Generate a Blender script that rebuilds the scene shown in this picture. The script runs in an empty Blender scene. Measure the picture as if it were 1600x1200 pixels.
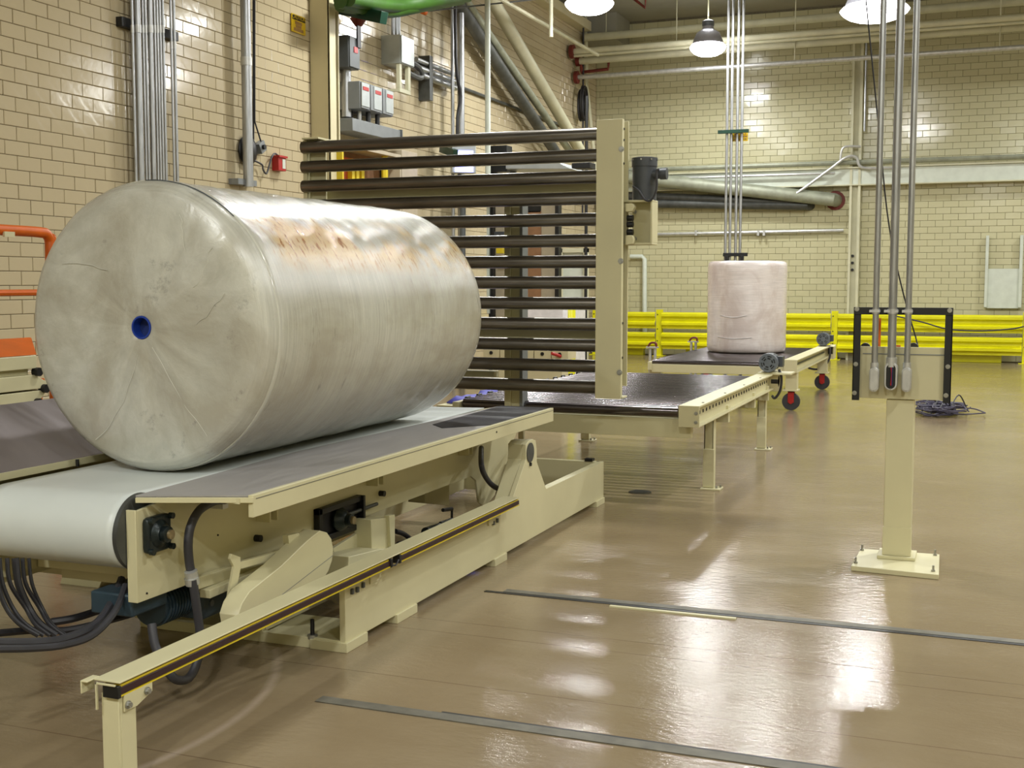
import bpy, math, random
from mathutils import Vector, Matrix, Euler
random.seed(7)
SC = bpy.context.scene
COL = SC.collection

# ------------------------------------------------------------------ camera
CAM_H = 1.66
YAW, PITCH, FPX = math.radians(21.24), math.radians(-4.79), 1878.0
cam_d = bpy.data.cameras.new('camera')
cam = bpy.data.objects.new('camera', cam_d)
COL.objects.link(cam)
cam.location = (0, 0, CAM_H)
cam.rotation_euler = (math.radians(90) + PITCH, 0, YAW)
cam_d.sensor_width = 36.0
cam_d.lens = FPX / 1600.0 * 36.0
cam_d.clip_end = 200
SC.camera = cam

# ------------------------------------------------------------------ world, lamps, exposure
w = bpy.data.worlds.new('world'); SC.world = w
w.use_nodes = True
w.node_tree.nodes['Background'].inputs[0].default_value = (0.8, 0.85, 1.0, 1)
w.node_tree.nodes['Background'].inputs[1].default_value = 0.05
SC.view_settings.view_transform = 'Standard'
SC.view_settings.look = 'None'
SC.view_settings.exposure = -0.02
SC.view_settings.gamma = 1.0
SC.view_settings.use_curve_mapping = False
SC.cycles.use_adaptive_sampling = True
SC.cycles.max_bounces = 8
SC.cycles.diffuse_bounces = 4
SC.cycles.sample_clamp_indirect = 6.0
SC.cycles.caustics_reflective = False
SC.cycles.caustics_refractive = False

LAMP_COL = (0.975, 0.985, 0.955)
LAMP_W = 205.0
# the three high-bay lamps in view, then the rest of the hall's lamps
LAMPS_SEEN = [(-6.2, 19.5, 6.27), (-5.28, 24.5, 6.38), (-1.68, 20.0, 5.9)]
LAMPS_REST = [(-6.3, 14.6, 6.2), (6.4, 15.2, 6.2), (3.4, 24.5, 6.35), (-3.1, 19.0, 6.4), (2.1, 15.4, 6.2), (-3.6, 9.2, 6.2), (1.2, 9.4, 6.2),
              (5.6, 9.4, 6.2), (3.4, 3.6, 6.2), (0.2, -2.6, 6.2), (-4.6, -2.2, 6.2), (4.6, -2.2, 6.2)]
LAMP_PW = [125, 165, 150] + [170, 200, 210, 150, 280, 170, 210, 210, 190, 330, 240, 230]
for i, (x, y, z) in enumerate(LAMPS_SEEN + LAMPS_REST):
    ld = bpy.data.lights.new('high_bay_light', 'AREA')
    ld.shape = 'DISK'; ld.size = 0.42; ld.energy = LAMP_PW[i]; ld.color = LAMP_COL
    lo = bpy.data.objects.new('high_bay_light', ld); COL.objects.link(lo)
    lo.location = (x, y, z - (0.17 if i < 3 else 0.0))
# weak up-light of the prismatic glass domes onto the ceiling
for (x, y, z) in LAMPS_SEEN + [q for q in LAMPS_REST if q[0] != -3.1]:
    ld = bpy.data.lights.new('dome_spill_light', 'POINT')
    ld.energy = 26; ld.shadow_soft_size = 0.2; ld.color = LAMP_COL
    lo = bpy.data.objects.new('dome_spill_light', ld); COL.objects.link(lo)
    lo.location = (x, y, z + 0.62)

# ------------------------------------------------------------------ measuring helpers (a point on a world plane)
_cy, _sy, _cp, _sp = math.cos(YAW), math.sin(YAW), math.cos(PITCH), math.sin(PITCH)
_F = Vector((-_sy * _cp, _cy * _cp, _sp)); _R = Vector((_cy, _sy, 0)); _U = _R.cross(_F)
_C = Vector((0, 0, CAM_H))
def _on(ax, v, x, y):
    d = _F + _R * ((x - 800) / FPX) - _U * ((y - 600) / FPX)
    return _C + d * ((v - _C[ax]) / d[ax])
def PX(v, x, y): return _on(0, v, x, y)
def PY(v, x, y): return _on(1, v, x, y)
def PZ(v, x, y): return _on(2, v, x, y)
def proj(p):
    d = Vector(p) - _C; z = d.dot(_F)
    if z < 0.1: return (-9999, -9999)
    return (800 + FPX * d.dot(_R) / z, 600 - FPX * d.dot(_U) / z)

# ------------------------------------------------------------------ materials
def lin(c):
    out = []
    for v in c:
        v /= 255.0
        out.append(v / 12.92 if v <= 0.04045 else ((v + 0.055) / 1.055) ** 2.4)
    return (out[0], out[1], out[2], 1.0)
def newmat(name):
    m = bpy.data.materials.new(name); m.use_nodes = True
    nt = m.node_tree; b = nt.nodes['Principled BSDF']
    return m, nt, b
def node(nt, t, **kw):
    n = nt.nodes.new(t)
    for k, v in kw.items(): setattr(n, k, v)
    return n
def ramp(nt, stops):
    r = nt.nodes.new('ShaderNodeValToRGB')
    e = r.color_ramp.elements
    e[0].position, e[0].color = stops[0]
    e[1].position, e[1].color = stops[-1]
    for p, c in stops[1:-1]:
        n = e.new(p); n.color = c
    return r
def noise(nt, scale, mapscale=None, detail=4, rough=0.55, rot=None, coord='Object', dist=0.0):
    tc = nt.nodes.new('ShaderNodeTexCoord')
    mp = nt.nodes.new('ShaderNodeMapping')
    if mapscale: mp.inputs['Scale'].default_value = mapscale
    if rot: mp.inputs['Rotation'].default_value = rot
    nz = nt.nodes.new('ShaderNodeTexNoise')
    nz.inputs['Scale'].default_value = scale
    nz.inputs['Detail'].default_value = detail
    nz.inputs['Roughness'].default_value = rough
    nz.inputs['Distortion'].default_value = dist
    nt.links.new(tc.outputs[coord], mp.inputs[0]); nt.links.new(mp.outputs[0], nz.inputs['Vector'])
    return nz
def mixc(nt, fac, a, b, mode='MIX'):
    m = nt.nodes.new('ShaderNodeMix'); m.data_type = 'RGBA'; m.blend_type = mode
    for sock, v in ((m.inputs[0], fac), (m.inputs[6], a), (m.inputs[7], b)):
        if hasattr(v, 'is_output'): nt.links.new(v, sock)
        else: sock.default_value = v
    return m.outputs[2]
def bump(nt, h, strength, dist, nrm=None):
    b = nt.nodes.new('ShaderNodeBump'); b.inputs['Strength'].default_value = strength; b.inputs['Distance'].default_value = dist
    nt.links.new(h, b.inputs['Height'])
    if nrm: nt.links.new(nrm, b.inputs['Normal'])
    return b.outputs[0]
def simple(name, c, rough=0.5, metal=0.0, var=0.06, vscale=6.0, bmp=0.0, bscale=60, coat=0.0, spec=0.5, mapscale=None):
    m, nt, b = newmat(name)
    c = lin(c)
    if var > 0:
        nz = noise(nt, vscale, mapscale)
        lo = tuple(v * (1 - var * 2) for v in c[:3]) + (1,)
        hi = tuple(min(1, v * (1 + var * 2)) for v in c[:3]) + (1,)
        r = ramp(nt, [(0.25, lo), (0.75, hi)])
        nt.links.new(nz.outputs[0], r.inputs[0]); nt.links.new(r.outputs[0], b.inputs['Base Color'])
    else: b.inputs['Base Color'].default_value = c
    b.inputs['Roughness'].default_value = rough
    b.inputs['Metallic'].default_value = metal
    b.inputs['Coat Weight'].default_value = coat
    b.inputs['Specular IOR Level'].default_value = spec
    if bmp > 0:
        n2 = noise(nt, bscale)
        nt.links.new(bump(nt, n2.outputs[0], bmp, 0.005), b.inputs['Normal'])
    return m
def emit(name, c, s):
    m, nt, b = newmat(name)
    b.inputs['Base Color'].default_value = lin(c)
    b.inputs['Emission Color'].default_value = lin(c)
    b.inputs['Emission Strength'].default_value = s
    return m

def worn_paint(name, c, rough=0.42):
    m, nt, b = newmat(name)
    c = lin(c)
    n1 = noise(nt, 1.7, detail=5); n2 = noise(nt, 26, detail=6, rough=0.7)
    r = ramp(nt, [(0.3, tuple(v * .93 for v in c[:3]) + (1,)), (0.7, tuple(min(1, v * 1.05) for v in c[:3]) + (1,))])
    nt.links.new(n1.outputs[0], r.inputs[0])
    spot = ramp(nt, [(0.0, (0, 0, 0, 1)), (0.735, (0, 0, 0, 1)), (0.76, (1, 1, 1, 1))])
    nt.links.new(n2.outputs[0], spot.inputs[0])
    out = mixc(nt, spot.outputs[0], r.outputs[0], tuple(v * .35 for v in c[:3]) + (1,))
    nt.links.new(out, b.inputs['Base Color'])
    b.inputs['Roughness'].default_value = rough
    nt.links.new(bump(nt, n2.outputs[0], 0.08, 0.003), b.inputs['Normal'])
    return m
M = {}
M['cream'] = worn_paint('cream_machine_paint', (205, 199, 162))
M['cream_wall'] = worn_paint('cream_structure_paint', (205, 196, 160), 0.5)
M['white_paint'] = simple('white_steel_paint', (205, 212, 200), 0.45, var=.04)
M['white_pipe'] = simple('pale_pipe_paint', (200, 198, 170), 0.5, var=.06, vscale=3)
M['galv'] = simple('galvanised_conduit', (168, 170, 172), 0.36, 0.85, var=.12, vscale=9, mapscale=(4, 4, .5))
M['galv_flat'] = simple('galvanised_fitting', (196, 197, 195), 0.42, 0.6, var=.08, vscale=12)
M['steel'] = simple('bright_steel_roller', (112, 106, 108), 0.19, 1.0, var=.12, vscale=7, mapscale=(.4, 8, 8))
M['dark_steel'] = simple('bare_dark_steel_roller', (124, 119, 112), 0.3, 0.9, var=.2, vscale=5, mapscale=(.5, 6, 6), bmp=.03, bscale=40)
M['black'] = simple('black_painted_steel', (15, 16, 18), 0.45, var=.1)
M['rubber'] = simple('black_rubber_cable', (30, 29, 34), 0.5, var=.1)
M['rubber_grey'] = simple('grey_hose', (54, 54, 60), 0.5, var=.1)
M['cast'] = simple('dark_cast_iron', (28, 38, 40), 0.35, 0.3, var=.2, vscale=20, bmp=.2, bscale=80)
M['shaft'] = simple('worn_shaft_end', (150, 135, 105), 0.35, 0.7, var=.15, vscale=40)
M['bolt'] = simple('zinc_bolt', (165, 165, 160), 0.35, 0.8, var=.1, vscale=30)
M['motor'] = simple('grey_motor_paint', (98, 104, 112), 0.42, 0.2, var=.1, vscale=10)
M['motor_dark'] = simple('dark_grey_motor_paint', (66, 70, 76), 0.42, 0.1, var=.1, vscale=10)
M['motor_blue'] = simple('blue_grey_gearbox_paint', (48, 66, 78), 0.42, 0.1, var=.12, vscale=14)
M['orange'] = simple('orange_safety_paint', (200, 92, 8), 0.4, var=.08)
M['yellow'] = simple('yellow_guardrail_paint', (226, 222, 22), 0.27, var=.05, vscale=3)
M['yellow_sign'] = simple('yellow_sign_enamel', (214, 180, 20), 0.4, var=.05)
M['yellow_strip'] = simple('yellow_pvc', (214, 190, 36), 0.4, var=.05)
M['maroon'] = simple('dark_maroon_rubber', (46, 20, 26), 0.5, var=.08)
M['red'] = simple('red_enamel', (170, 30, 28), 0.4, var=.08)
M['rust'] = simple('red_oxide_steel', (110, 38, 28), 0.6, var=.2)
M['green'] = simple('green_strut_paint', (12, 52, 38), 0.4, var=.1)
M['green_cable'] = simple('green_cable_jacket', (50, 86, 26), 0.45, var=.12, vscale=5)
M['belt'] = simple('white_conveyor_belt', (208, 214, 212), 0.36, var=.035, vscale=2.2)
M['box_grey'] = simple('grey_enclosure', (128, 132, 134), 0.42, 0.2, var=.05)
M['box_light'] = simple('light_grey_enclosure', (176, 182, 182), 0.38, 0.35, var=.05)
M['box_dark'] = simple('dark_grey_enclosure', (86, 90, 92), 0.45, 0.2, var=.06)
M['brown'] = simple('brown_panel', (150, 110, 76), 0.6, var=.1)
M['tan'] = simple('tan_panel', (178, 166, 142), 0.55, var=.06)
M['dark_steel_beam'] = simple('aged_dark_pipe', (84, 86, 84), 0.5, 0.4, var=.2, vscale=5)
M['aged_pipe'] = simple('aged_lagged_pipe', (150, 154, 136), 0.5, 0.2, var=.12, vscale=5)
M['mortar'] = simple('grey_mortar', (112, 106, 88), 0.85, var=.1, vscale=30)
M['plain'] = simple('painted_block', (186, 178, 146), 0.6, var=.05)
M['ceiling'] = simple('grey_ceiling_paint', (150, 148, 134), 0.7, var=.05, vscale=1.5)
M['glow'] = emit('lamp_glass_glow', (255, 252, 255), 22.0)
M['dome'] = simple('lamp_dome_aluminium', (170, 170, 180), 0.35, 0.5, var=.03)
M['screen'] = emit('lit_screen', (130, 135, 255), 9.0)
M['film'] = simple('white_film_sheet', (222, 220, 224), 0.25, var=.06, vscale=8, bmp=.6, bscale=18)
M['blue'] = simple('blue_core_plug', (28, 58, 150), 0.45, var=.06)
M['blue_dark'] = simple('blue_core_bore', (18, 40, 100), 0.6, var=.05)
M['blue_cloth'] = simple('blue_plastic_sheet', (70, 70, 170), 0.5, var=.1)
M['grate'] = simple('cast_drain_grate', (104, 102, 90), 0.6, 0.5, var=.2, vscale=30)

def deck_mat(name, c, rough, sc, metal):
    m, nt, b = newmat(name); c = lin(c)
    n = noise(nt, 2.4, sc, 5); n2 = noise(nt, 1.1, None, 3)
    r = ramp(nt, [(.3, tuple(v * .9 for v in c[:3]) + (1,)), (.72, tuple(min(1, v * 1.08) for v in c[:3]) + (1,))])
    nt.links.new(n.outputs[0], r.inputs[0])
    o = mixc(nt, n2.outputs[0], r.outputs[0], tuple(v * .9 for v in c[:3]) + (1,))
    nt.links.new(o, b.inputs['Base Color'])
    b.inputs['Metallic'].default_value = metal
    rr = ramp(nt, [(.3, (rough - .08,) * 3 + (1,)), (.7, (rough + .1,) * 3 + (1,))])
    nt.links.new(n.outputs[0], rr.inputs[0]); nt.links.new(rr.outputs[0], b.inputs['Roughness'])
    return m
M['track'] = simple('dull_track_steel', (104, 101, 90), .5, .35, var=.15, vscale=12)
M['deck'] = deck_mat('brushed_deck_plate', (166, 163, 162), .5, (9, 1.2, 1), .2)
M['wing'] = deck_mat('brushed_wing_plate', (156, 148, 150), .36, (.6, 3, .6), .6)

def tile_mat(name, c1, c2, c3):
    m, nt, b = newmat(name)
    geo = nt.nodes.new('ShaderNodeNewGeometry')
    r = ramp(nt, [(0.0, lin(c1)), (0.5, lin(c2)), (1.0, lin(c3))])
    nt.links.new(geo.outputs['Random Per Island'], r.inputs[0])
    oi = nt.nodes.new('ShaderNodeObjectInfo')
    n = noise(nt, .6, None, 3, coord='Object')
    mx = mixc(nt, n.outputs[0], r.outputs[0], lin(c2))
    nt.links.new(mx, b.inputs['Base Color'])
    b.inputs['Roughness'].default_value = 0.14
    n2 = noise(nt, 9, None, 2, coord='Object')
    nt.links.new(bump(nt, n2.outputs[0], .12, 0.01), b.inputs['Normal'])
    return m
M['tile'] = tile_mat('glazed_tan_tile', (184, 170, 140), (190, 176, 145), (192, 180, 151))
M['tile_back'] = tile_mat('glazed_cream_tile', (188, 184, 150), (194, 190, 155), (199, 196, 163))

def floor_mat():
    m, nt, b = newmat('coated_brown_floor')
    n1 = noise(nt, .55, (1, 1, 1), 6, .6, coord='Object'); n2 = noise(nt, 1.6, (.5, 1.7, 1), 7, .7, coord='Object', dist=.5)
    n3 = noise(nt, 60, None, 4, .6, coord='Object')
    r1 = ramp(nt, [(.3, lin((121, 104, 80))), (.5, lin((135, 119, 93))), (.72, lin((149, 133, 108)))])
    nt.links.new(n1.outputs[0], r1.inputs[0])
    r2 = ramp(nt, [(.3, lin((124, 108, 84))), (.7, lin((143, 128, 103)))])
    nt.links.new(n2.outputs[0], r2.inputs[0])
    c = mixc(nt, .3, r1.outputs[0], r2.outputs[0])
    # pale traffic scuffs
    n4 = noise(nt, .9, (.5, 1.6, 1), 8, .75, coord='Object', dist=1.5)
    rs = ramp(nt, [(.0, (0, 0, 0, 1)), (.62, (0, 0, 0, 1)), (.78, (.35, .35, .35, 1))])
    nt.links.new(n4.outputs[0], rs.inputs[0])
    c = mixc(nt, rs.outputs[0], c, lin((186, 168, 146)))
    # fine construction joints running across
    tc = nt.nodes.new('ShaderNodeTexCoord'); sep = nt.nodes.new('ShaderNodeSeparateXYZ')
    nt.links.new(tc.outputs['Object'], sep.inputs[0])
    jm = None
    for yv in (5.30, 5.12, 4.46, 3.42):
        s = nt.nodes.new('ShaderNodeMath'); s.operation = 'SUBTRACT'; nt.links.new(sep.outputs[1], s.inputs[0]); s.inputs[1].default_value = yv
        a = nt.nodes.new('ShaderNodeMath'); a.operation = 'ABSOLUTE'; nt.links.new(s.outputs[0], a.inputs[0])
        l = nt.nodes.new('ShaderNodeMath'); l.operation = 'LESS_THAN'; nt.links.new(a.outputs[0], l.inputs[0]); l.inputs[1].default_value = .0035
        if jm is None: jm = l.outputs[0]
        else:
            mx = nt.nodes.new('ShaderNodeMath'); mx.operation = 'MAXIMUM'; nt.links.new(jm, mx.inputs[0]); nt.links.new(l.outputs[0], mx.inputs[1]); jm = mx.outputs[0]
    jj = nt.nodes.new('ShaderNodeMath'); jj.operation = 'MULTIPLY'; nt.links.new(jm, jj.inputs[0]); jj.inputs[1].default_value = .55
    c = mixc(nt, jj.outputs[0], c, lin((84, 62, 46)))
    # pale tyre scuff: an arc on the floor around (-4.10, 3.63)
    vs_ = nt.nodes.new('ShaderNodeVectorMath'); vs_.operation = 'DISTANCE'; nt.links.new(tc.outputs['Object'], vs_.inputs[0]); vs_.inputs[1].default_value = (-4.103, 3.63, 0)
    s1 = nt.nodes.new('ShaderNodeMath'); s1.operation = 'SUBTRACT'; nt.links.new(vs_.outputs['Value'], s1.inputs[0]); s1.inputs[1].default_value = 1.5066
    s2 = nt.nodes.new('ShaderNodeMath'); s2.operation = 'ABSOLUTE'; nt.links.new(s1.outputs[0], s2.inputs[0])
    s3 = nt.nodes.new('ShaderNodeMapRange'); nt.links.new(s2.outputs[0], s3.inputs[0]); s3.inputs[1].default_value = .03; s3.inputs[2].default_value = .004
    s3.inputs[3].default_value = 0; s3.inputs[4].default_value = .6
    xr_ = nt.nodes.new('ShaderNodeMath'); xr_.operation = 'GREATER_THAN'; nt.links.new(sep.outputs[0], xr_.inputs[0]); xr_.inputs[1].default_value = -2.95
    s4 = nt.nodes.new('ShaderNodeMath'); s4.operation = 'MULTIPLY'; nt.links.new(s3.outputs[0], s4.inputs[0]); nt.links.new(xr_.outputs[0], s4.inputs[1])
    s5 = nt.nodes.new('ShaderNodeMath'); s5.operation = 'MULTIPLY'; nt.links.new(s4.outputs[0], s5.inputs[0]); nt.links.new(n4.outputs[0], s5.inputs[1])
    c = mixc(nt, s5.outputs[0], c, lin((196, 180, 166)))
    nt.links.new(c, b.inputs['Base Color'])
    rr = ramp(nt, [(.35, (.07,) * 3 + (1,)), (.7, (.2,) * 3 + (1,))])
    nt.links.new(n2.outputs[0], rr.inputs[0]); nt.links.new(rr.outputs[0], b.inputs['Roughness'])
    n5 = noise(nt, 26, (.7, 1.4, 1), 5, .6, coord='Object')
    bb = bump(nt, n3.outputs[0], .1, .002)
    nt.links.new(bump(nt, n5.outputs[0], .26, .008, bb), b.inputs['Normal'])
    b.inputs['Specular IOR Level'].default_value = .42
    return m
M['floor'] = floor_mat()

def roll_mat(name, rust, tint):
    """paper roll under stretch film; object origin on the roll axis, axis = local Y"""
    m, nt, b = newmat(name)
    base = lin(tint)
    ns = noise(nt, 3.0, (1.2, 30, 1.2), 6, .65, rot=(0, 0, .14))      # winding streaks
    r = ramp(nt, [(.3, tuple(v * .8 for v in base[:3]) + (1,)), (.7, tuple(min(1, v * 1.1) for v in base[:3]) + (1,))])
    nt.links.new(ns.outputs[0], r.inputs[0])
    nb = noise(nt, 2.1, (1, .6, 1), 6, .65, dist=.6)
    rb = ramp(nt, [(.38, (.8, .8, .8, 1)), (.58, (0, 0, 0, 1))])
    nt.links.new(nb.outputs[0], rb.inputs[0])
    c = mixc(nt, rb.outputs[0], r.outputs[0], lin((168, 163, 148) if rust else (206, 190, 186)))
    nd = noise(nt, 4.2, (1, 3.2, 1), 8, .75)                         # dark scuffs
    rd = ramp(nt, [(.0, (0, 0, 0, 1)), (.60 if rust else .66, (0, 0, 0, 1)), (.74, (.75, .75, .75, 1) if rust else (.4, .4, .4, 1))])
    nt.links.new(nd.outputs[0], rd.inputs[0])
    c = mixc(nt, rd.outputs[0], c, lin((92, 90, 92)))
    if rust:
        tc = nt.nodes.new('ShaderNodeTexCoord'); sep = nt.nodes.new('ShaderNodeSeparateXYZ')
        nt.links.new(tc.outputs['Object'], sep.inputs[0])
        nr = noise(nt, 30, (.8, 1.6, .3), 3, .6)
        rr = ramp(nt, [(0, (0, 0, 0, 1)), (.55, (0, 0, 0, 1)), (.62, (1, 1, 1, 1))])
        nt.links.new(nr.outputs[0], rr.inputs[0])
        nbig = noise(nt, 3.2, (1, .8, 1), 3)
        wz = ramp(nt, [(.0, (0, 0, 0, 1)), (.38, (0, 0, 0, 1)), (.52, (1, 1, 1, 1))])
        nt.links.new(nbig.outputs[0], wz.inputs[0])
        zr = nt.nodes.new('ShaderNodeMapRange'); nt.links.new(sep.outputs[2], zr.inputs[0])
        zr.inputs[1].default_value = .22; zr.inputs[2].default_value = .32
        zr2 = nt.nodes.new('ShaderNodeMapRange'); nt.links.new(sep.outputs[2], zr2.inputs[0])
        zr2.inputs[1].default_value = .52; zr2.inputs[2].default_value = .46
        a = nt.nodes.new('ShaderNodeMath'); a.operation = 'MULTIPLY'; nt.links.new(zr.outputs[0], a.inputs[0]); nt.links.new(zr2.outputs[0], a.inputs[1])
        yr = nt.nodes.new('ShaderNodeMapRange'); nt.links.new(sep.outputs[1], yr.inputs[0]); yr.inputs[1].default_value = -1.06; yr.inputs[2].default_value = -.9
        a2 = nt.nodes.new('ShaderNodeMath'); a2.operation = 'MULTIPLY'; nt.links.new(a.outputs[0], a2.inputs[0]); nt.links.new(yr.outputs[0], a2.inputs[1])
        a3 = nt.nodes.new('ShaderNodeMath'); a3.operation = 'MULTIPLY'; nt.links.new(a2.outputs[0], a3.inputs[0]); nt.links.new(wz.outputs[0], a3.inputs[1])
        a5 = nt.nodes.new('ShaderNodeMath'); a5.operation = 'MULTIPLY'; nt.links.new(a3.outputs[0], a5.inputs[0]); a5.inputs[1].default_value = .6
        c = mixc(nt, a5.outputs[0], c, lin((214, 170, 66)))
        a4 = nt.nodes.new('ShaderNodeMath'); a4.operation = 'MULTIPLY'; nt.links.new(a3.outputs[0], a4.inputs[0]); nt.links.new(rr.outputs[0], a4.inputs[1])
        c = mixc(nt, a4.outputs[0], c, lin((150, 92, 6)))
    nt.links.new(c, b.inputs['Base Color'])
    b.inputs['Roughness'].default_value = .24
    b.inputs['Specular IOR Level'].default_value = 1.0
    b.inputs['Anisotropic'].default_value = .9
    tg = nt.nodes.new('ShaderNodeTangent'); tg.direction_type = 'RADIAL'; tg.axis = 'Y'
    nt.links.new(tg.outputs[0], b.inputs['Tangent']); b.inputs['Anisotropic Rotation'].default_value = .25
    b.inputs['Coat Weight'].default_value = .6
    b.inputs['Coat Roughness'].default_value = .07
    w1 = noise(nt, 6, (1.2, 26, 1.2), 6, .7, rot=(0, 0, .2), dist=.3); w2 = noise(nt, 17, (2.6, 1, .9), 6, .7, rot=(.3, .6, .1), dist=1.6)
    bn = bump(nt, w1.outputs[0], .22, .010)
    bn2 = bump(nt, w2.outputs[0], .4, .011, bn)
    w3 = noise(nt, 26, (2.6, .8, 1.0), 4, .6, rot=(.2, .9, .3), dist=2.5)
    w4 = noise(nt, 2.6, None, 3, .6)
    r3 = ramp(nt, [(.0, (0, 0, 0, 1)), (.60, (0, 0, 0, 1)), (.66, (1, 1, 1, 1))]); nt.links.new(w3.outputs[0], r3.inputs[0])
    r4 = ramp(nt, [(.46, (0, 0, 0, 1)), (.58, (1, 1, 1, 1))]); nt.links.new(w4.outputs[0], r4.inputs[0])
    mm4 = nt.nodes.new('ShaderNodeMath'); mm4.operation = 'MULTIPLY'; nt.links.new(r3.outputs[0], mm4.inputs[0]); nt.links.new(r4.outputs[0], mm4.inputs[1])
    bn2 = bump(nt, mm4.outputs[0], 1.0, .012, bn2)
    nt.links.new(bn2, b.inputs['Coat Normal'])
    nt.links.new(bump(nt, w1.outputs[0], .25, .01), b.inputs['Normal'])
    return m
M['roll'] = roll_mat('film_wrapped_paper', True, (200, 200, 190))
M['roll_pink'] = roll_mat('pinkish_wrapped_paper', False, (238, 229, 228))

# ------------------------------------------------------------------ mesh helpers
class MB:
    def __init__(s): s.v = []; s.f = []
    def add(s, vs, fs):
        o = len(s.v); s.v += [tuple(v) for v in vs]; s.f += [tuple(i + o for i in f) for f in fs]; return s
    def box(s, x0, x1, y0, y1, z0, z1):
        vs = [(x, y, z) for z in (z0, z1) for y in (y0, y1) for x in (x0, x1)]
        return s.add(vs, [(0, 2, 3, 1), (4, 5, 7, 6), (0, 1, 5, 4), (2, 6, 7, 3), (0, 4, 6, 2), (1, 3, 7, 5)])
    def cbox(s, c, sx, sy, sz, rot=None):
        R_ = rot if rot is not None else Matrix.Identity(3); c = Vector(c)
        vs = [c + R_ @ Vector((x * sx / 2, y * sy / 2, z * sz / 2)) for z in (-1, 1) for y in (-1, 1) for x in (-1, 1)]
        return s.add(vs, [(0, 2, 3, 1), (4, 5, 7, 6), (0, 1, 5, 4), (2, 6, 7, 3), (0, 4, 6, 2), (1, 3, 7, 5)])
    def beam(s, p0, p1, wdt, hgt, up=(0, 0, 1)):
        p0, p1 = Vector(p0), Vector(p1); d = (p1 - p0).normalized(); u = Vector(up)
        sd = d.cross(u).normalized(); u = sd.cross(d).normalized()
        vs = []
        for p in (p0, p1):
            for a, b_ in ((-1, -1), (1, -1), (1, 1), (-1, 1)): vs.append(p + sd * a * wdt / 2 + u * b_ * hgt / 2)
        return s.add(vs, [(0, 1, 2, 3), (7, 6, 5, 4), (0, 4, 5, 1), (1, 5, 6, 2), (2, 6, 7, 3), (3, 7, 4, 0)])
    def prism(s, pts, off):
        off = Vector(off); n = len(pts); vs = [Vector(p) for p in pts] + [Vector(p) + off for p in pts]
        return s.add(vs, [tuple(range(n)), tuple(range(2 * n - 1, n - 1, -1))] + [((i + 1) % n, i, i + n, (i + 1) % n + n) for i in range(n)])
    def cyl(s, p0, p1, r, r2=None, n=16):
        p0, p1 = Vector(p0), Vector(p1); d = (p1 - p0).normalized()
        a = Vector((0, 0, 1)) if abs(d.z) < .9 else Vector((1, 0, 0))
        e1 = d.cross(a).normalized(); e2 = d.cross(e1)
        r2 = r if r2 is None else r2; vs = []
        for p, q in ((p0, r), (p1, r2)):
            for i in range(n):
                t = 2 * math.pi * i / n; vs.append(p + (e1 * math.cos(t) + e2 * math.sin(t)) * q)
        return s.add(vs, [tuple(range(n - 1, -1, -1)), tuple(range(n, 2 * n))] + [(i, (i + 1) % n, (i + 1) % n + n, i + n) for i in range(n)])
    def tube(s, pts, r, n=8, smooth=0):
        pts = [Vector(p) for p in pts]
        if smooth: pts = catmull(pts, smooth)
        vs = []; prev = None
        for k, p in enumerate(pts):
            d = (pts[min(k + 1, len(pts) - 1)] - pts[max(k - 1, 0)]).normalized()
            if prev is None:
                a = Vector((0, 0, 1)) if abs(d.z) < .9 else Vector((1, 0, 0)); e1 = d.cross(a).normalized()
            else: e1 = (prev - d * prev.dot(d)).normalized()
            prev = e1; e2 = d.cross(e1)
            for i in range(n):
                t = 2 * math.pi * i / n; vs.append(p + (e1 * math.cos(t) + e2 * math.sin(t)) * r)
        m = len(pts); fs = [tuple(range(n - 1, -1, -1)), tuple(range((m - 1) * n, m * n))]
        for k in range(m - 1):
            for i in range(n): fs.append((k * n + i, k * n + (i + 1) % n, (k + 1) * n + (i + 1) % n, (k + 1) * n + i))
        return s.add(vs, fs)
    def lathe(s, prof, org, axis=(0, 0, 1), n=32, wob=None, tw=None):
        org = Vector(org); d = Vector(axis).normalized()
        a = Vector((0, 0, 1)) if abs(d.z) < .9 else Vector((1, 0, 0))
        e1 = d.cross(a).normalized(); e2 = d.cross(e1); vs = []
        for k, (r, t) in enumerate(prof):
            for i in range(n):
                th = 2 * math.pi * i / n; rr = r * (wob(k, th) if wob else 1)
                vs.append(org + d * (t + (tw(k, th) if tw else 0)) + (e1 * math.cos(th) + e2 * math.sin(th)) * rr)
        m = len(prof); fs = []
        for k in range(m - 1):
            for i in range(n): fs.append((k * n + i, k * n + (i + 1) % n, (k + 1) * n + (i + 1) % n, (k + 1) * n + i))
        fs.append(tuple(range(n - 1, -1, -1))); fs.append(tuple(range((m - 1) * n, m * n)))
        return s.add(vs, fs)
    def build(s, name, mat, parent=None, bevel=0.0, smooth=True, origin=None, ang=38):
        vs = s.v
        par = parent
        off = Vector(origin) if origin is not None else Vector((0, 0, 0))
        me = bpy.data.meshes.new(name)
        me.from_pydata([tuple(Vector(v) - off) for v in vs], [], s.f); me.update()
        me.materials.append(mat)
        bmx = None
        import bmesh
        bmx = bmesh.new(); bmx.from_mesh(me); bmesh.ops.recalc_face_normals(bmx, faces=bmx.faces); bmx.to_mesh(me); bmx.free()
        if smooth:
            me.polygons.foreach_set('use_smooth', [True] * len(me.polygons))
            me.set_sharp_from_angle(angle=math.radians(ang))
        o = bpy.data.objects.new(name, me); COL.objects.link(o)
        if par is not None:
            o.parent = par
            o.matrix_parent_inverse = Matrix.Translation(-WORLD_LOC[par.name]) if par.name in WORLD_LOC else Matrix.Identity(4)
        o.location = off
        WORLD_LOC[o.name] = off.copy()
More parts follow.
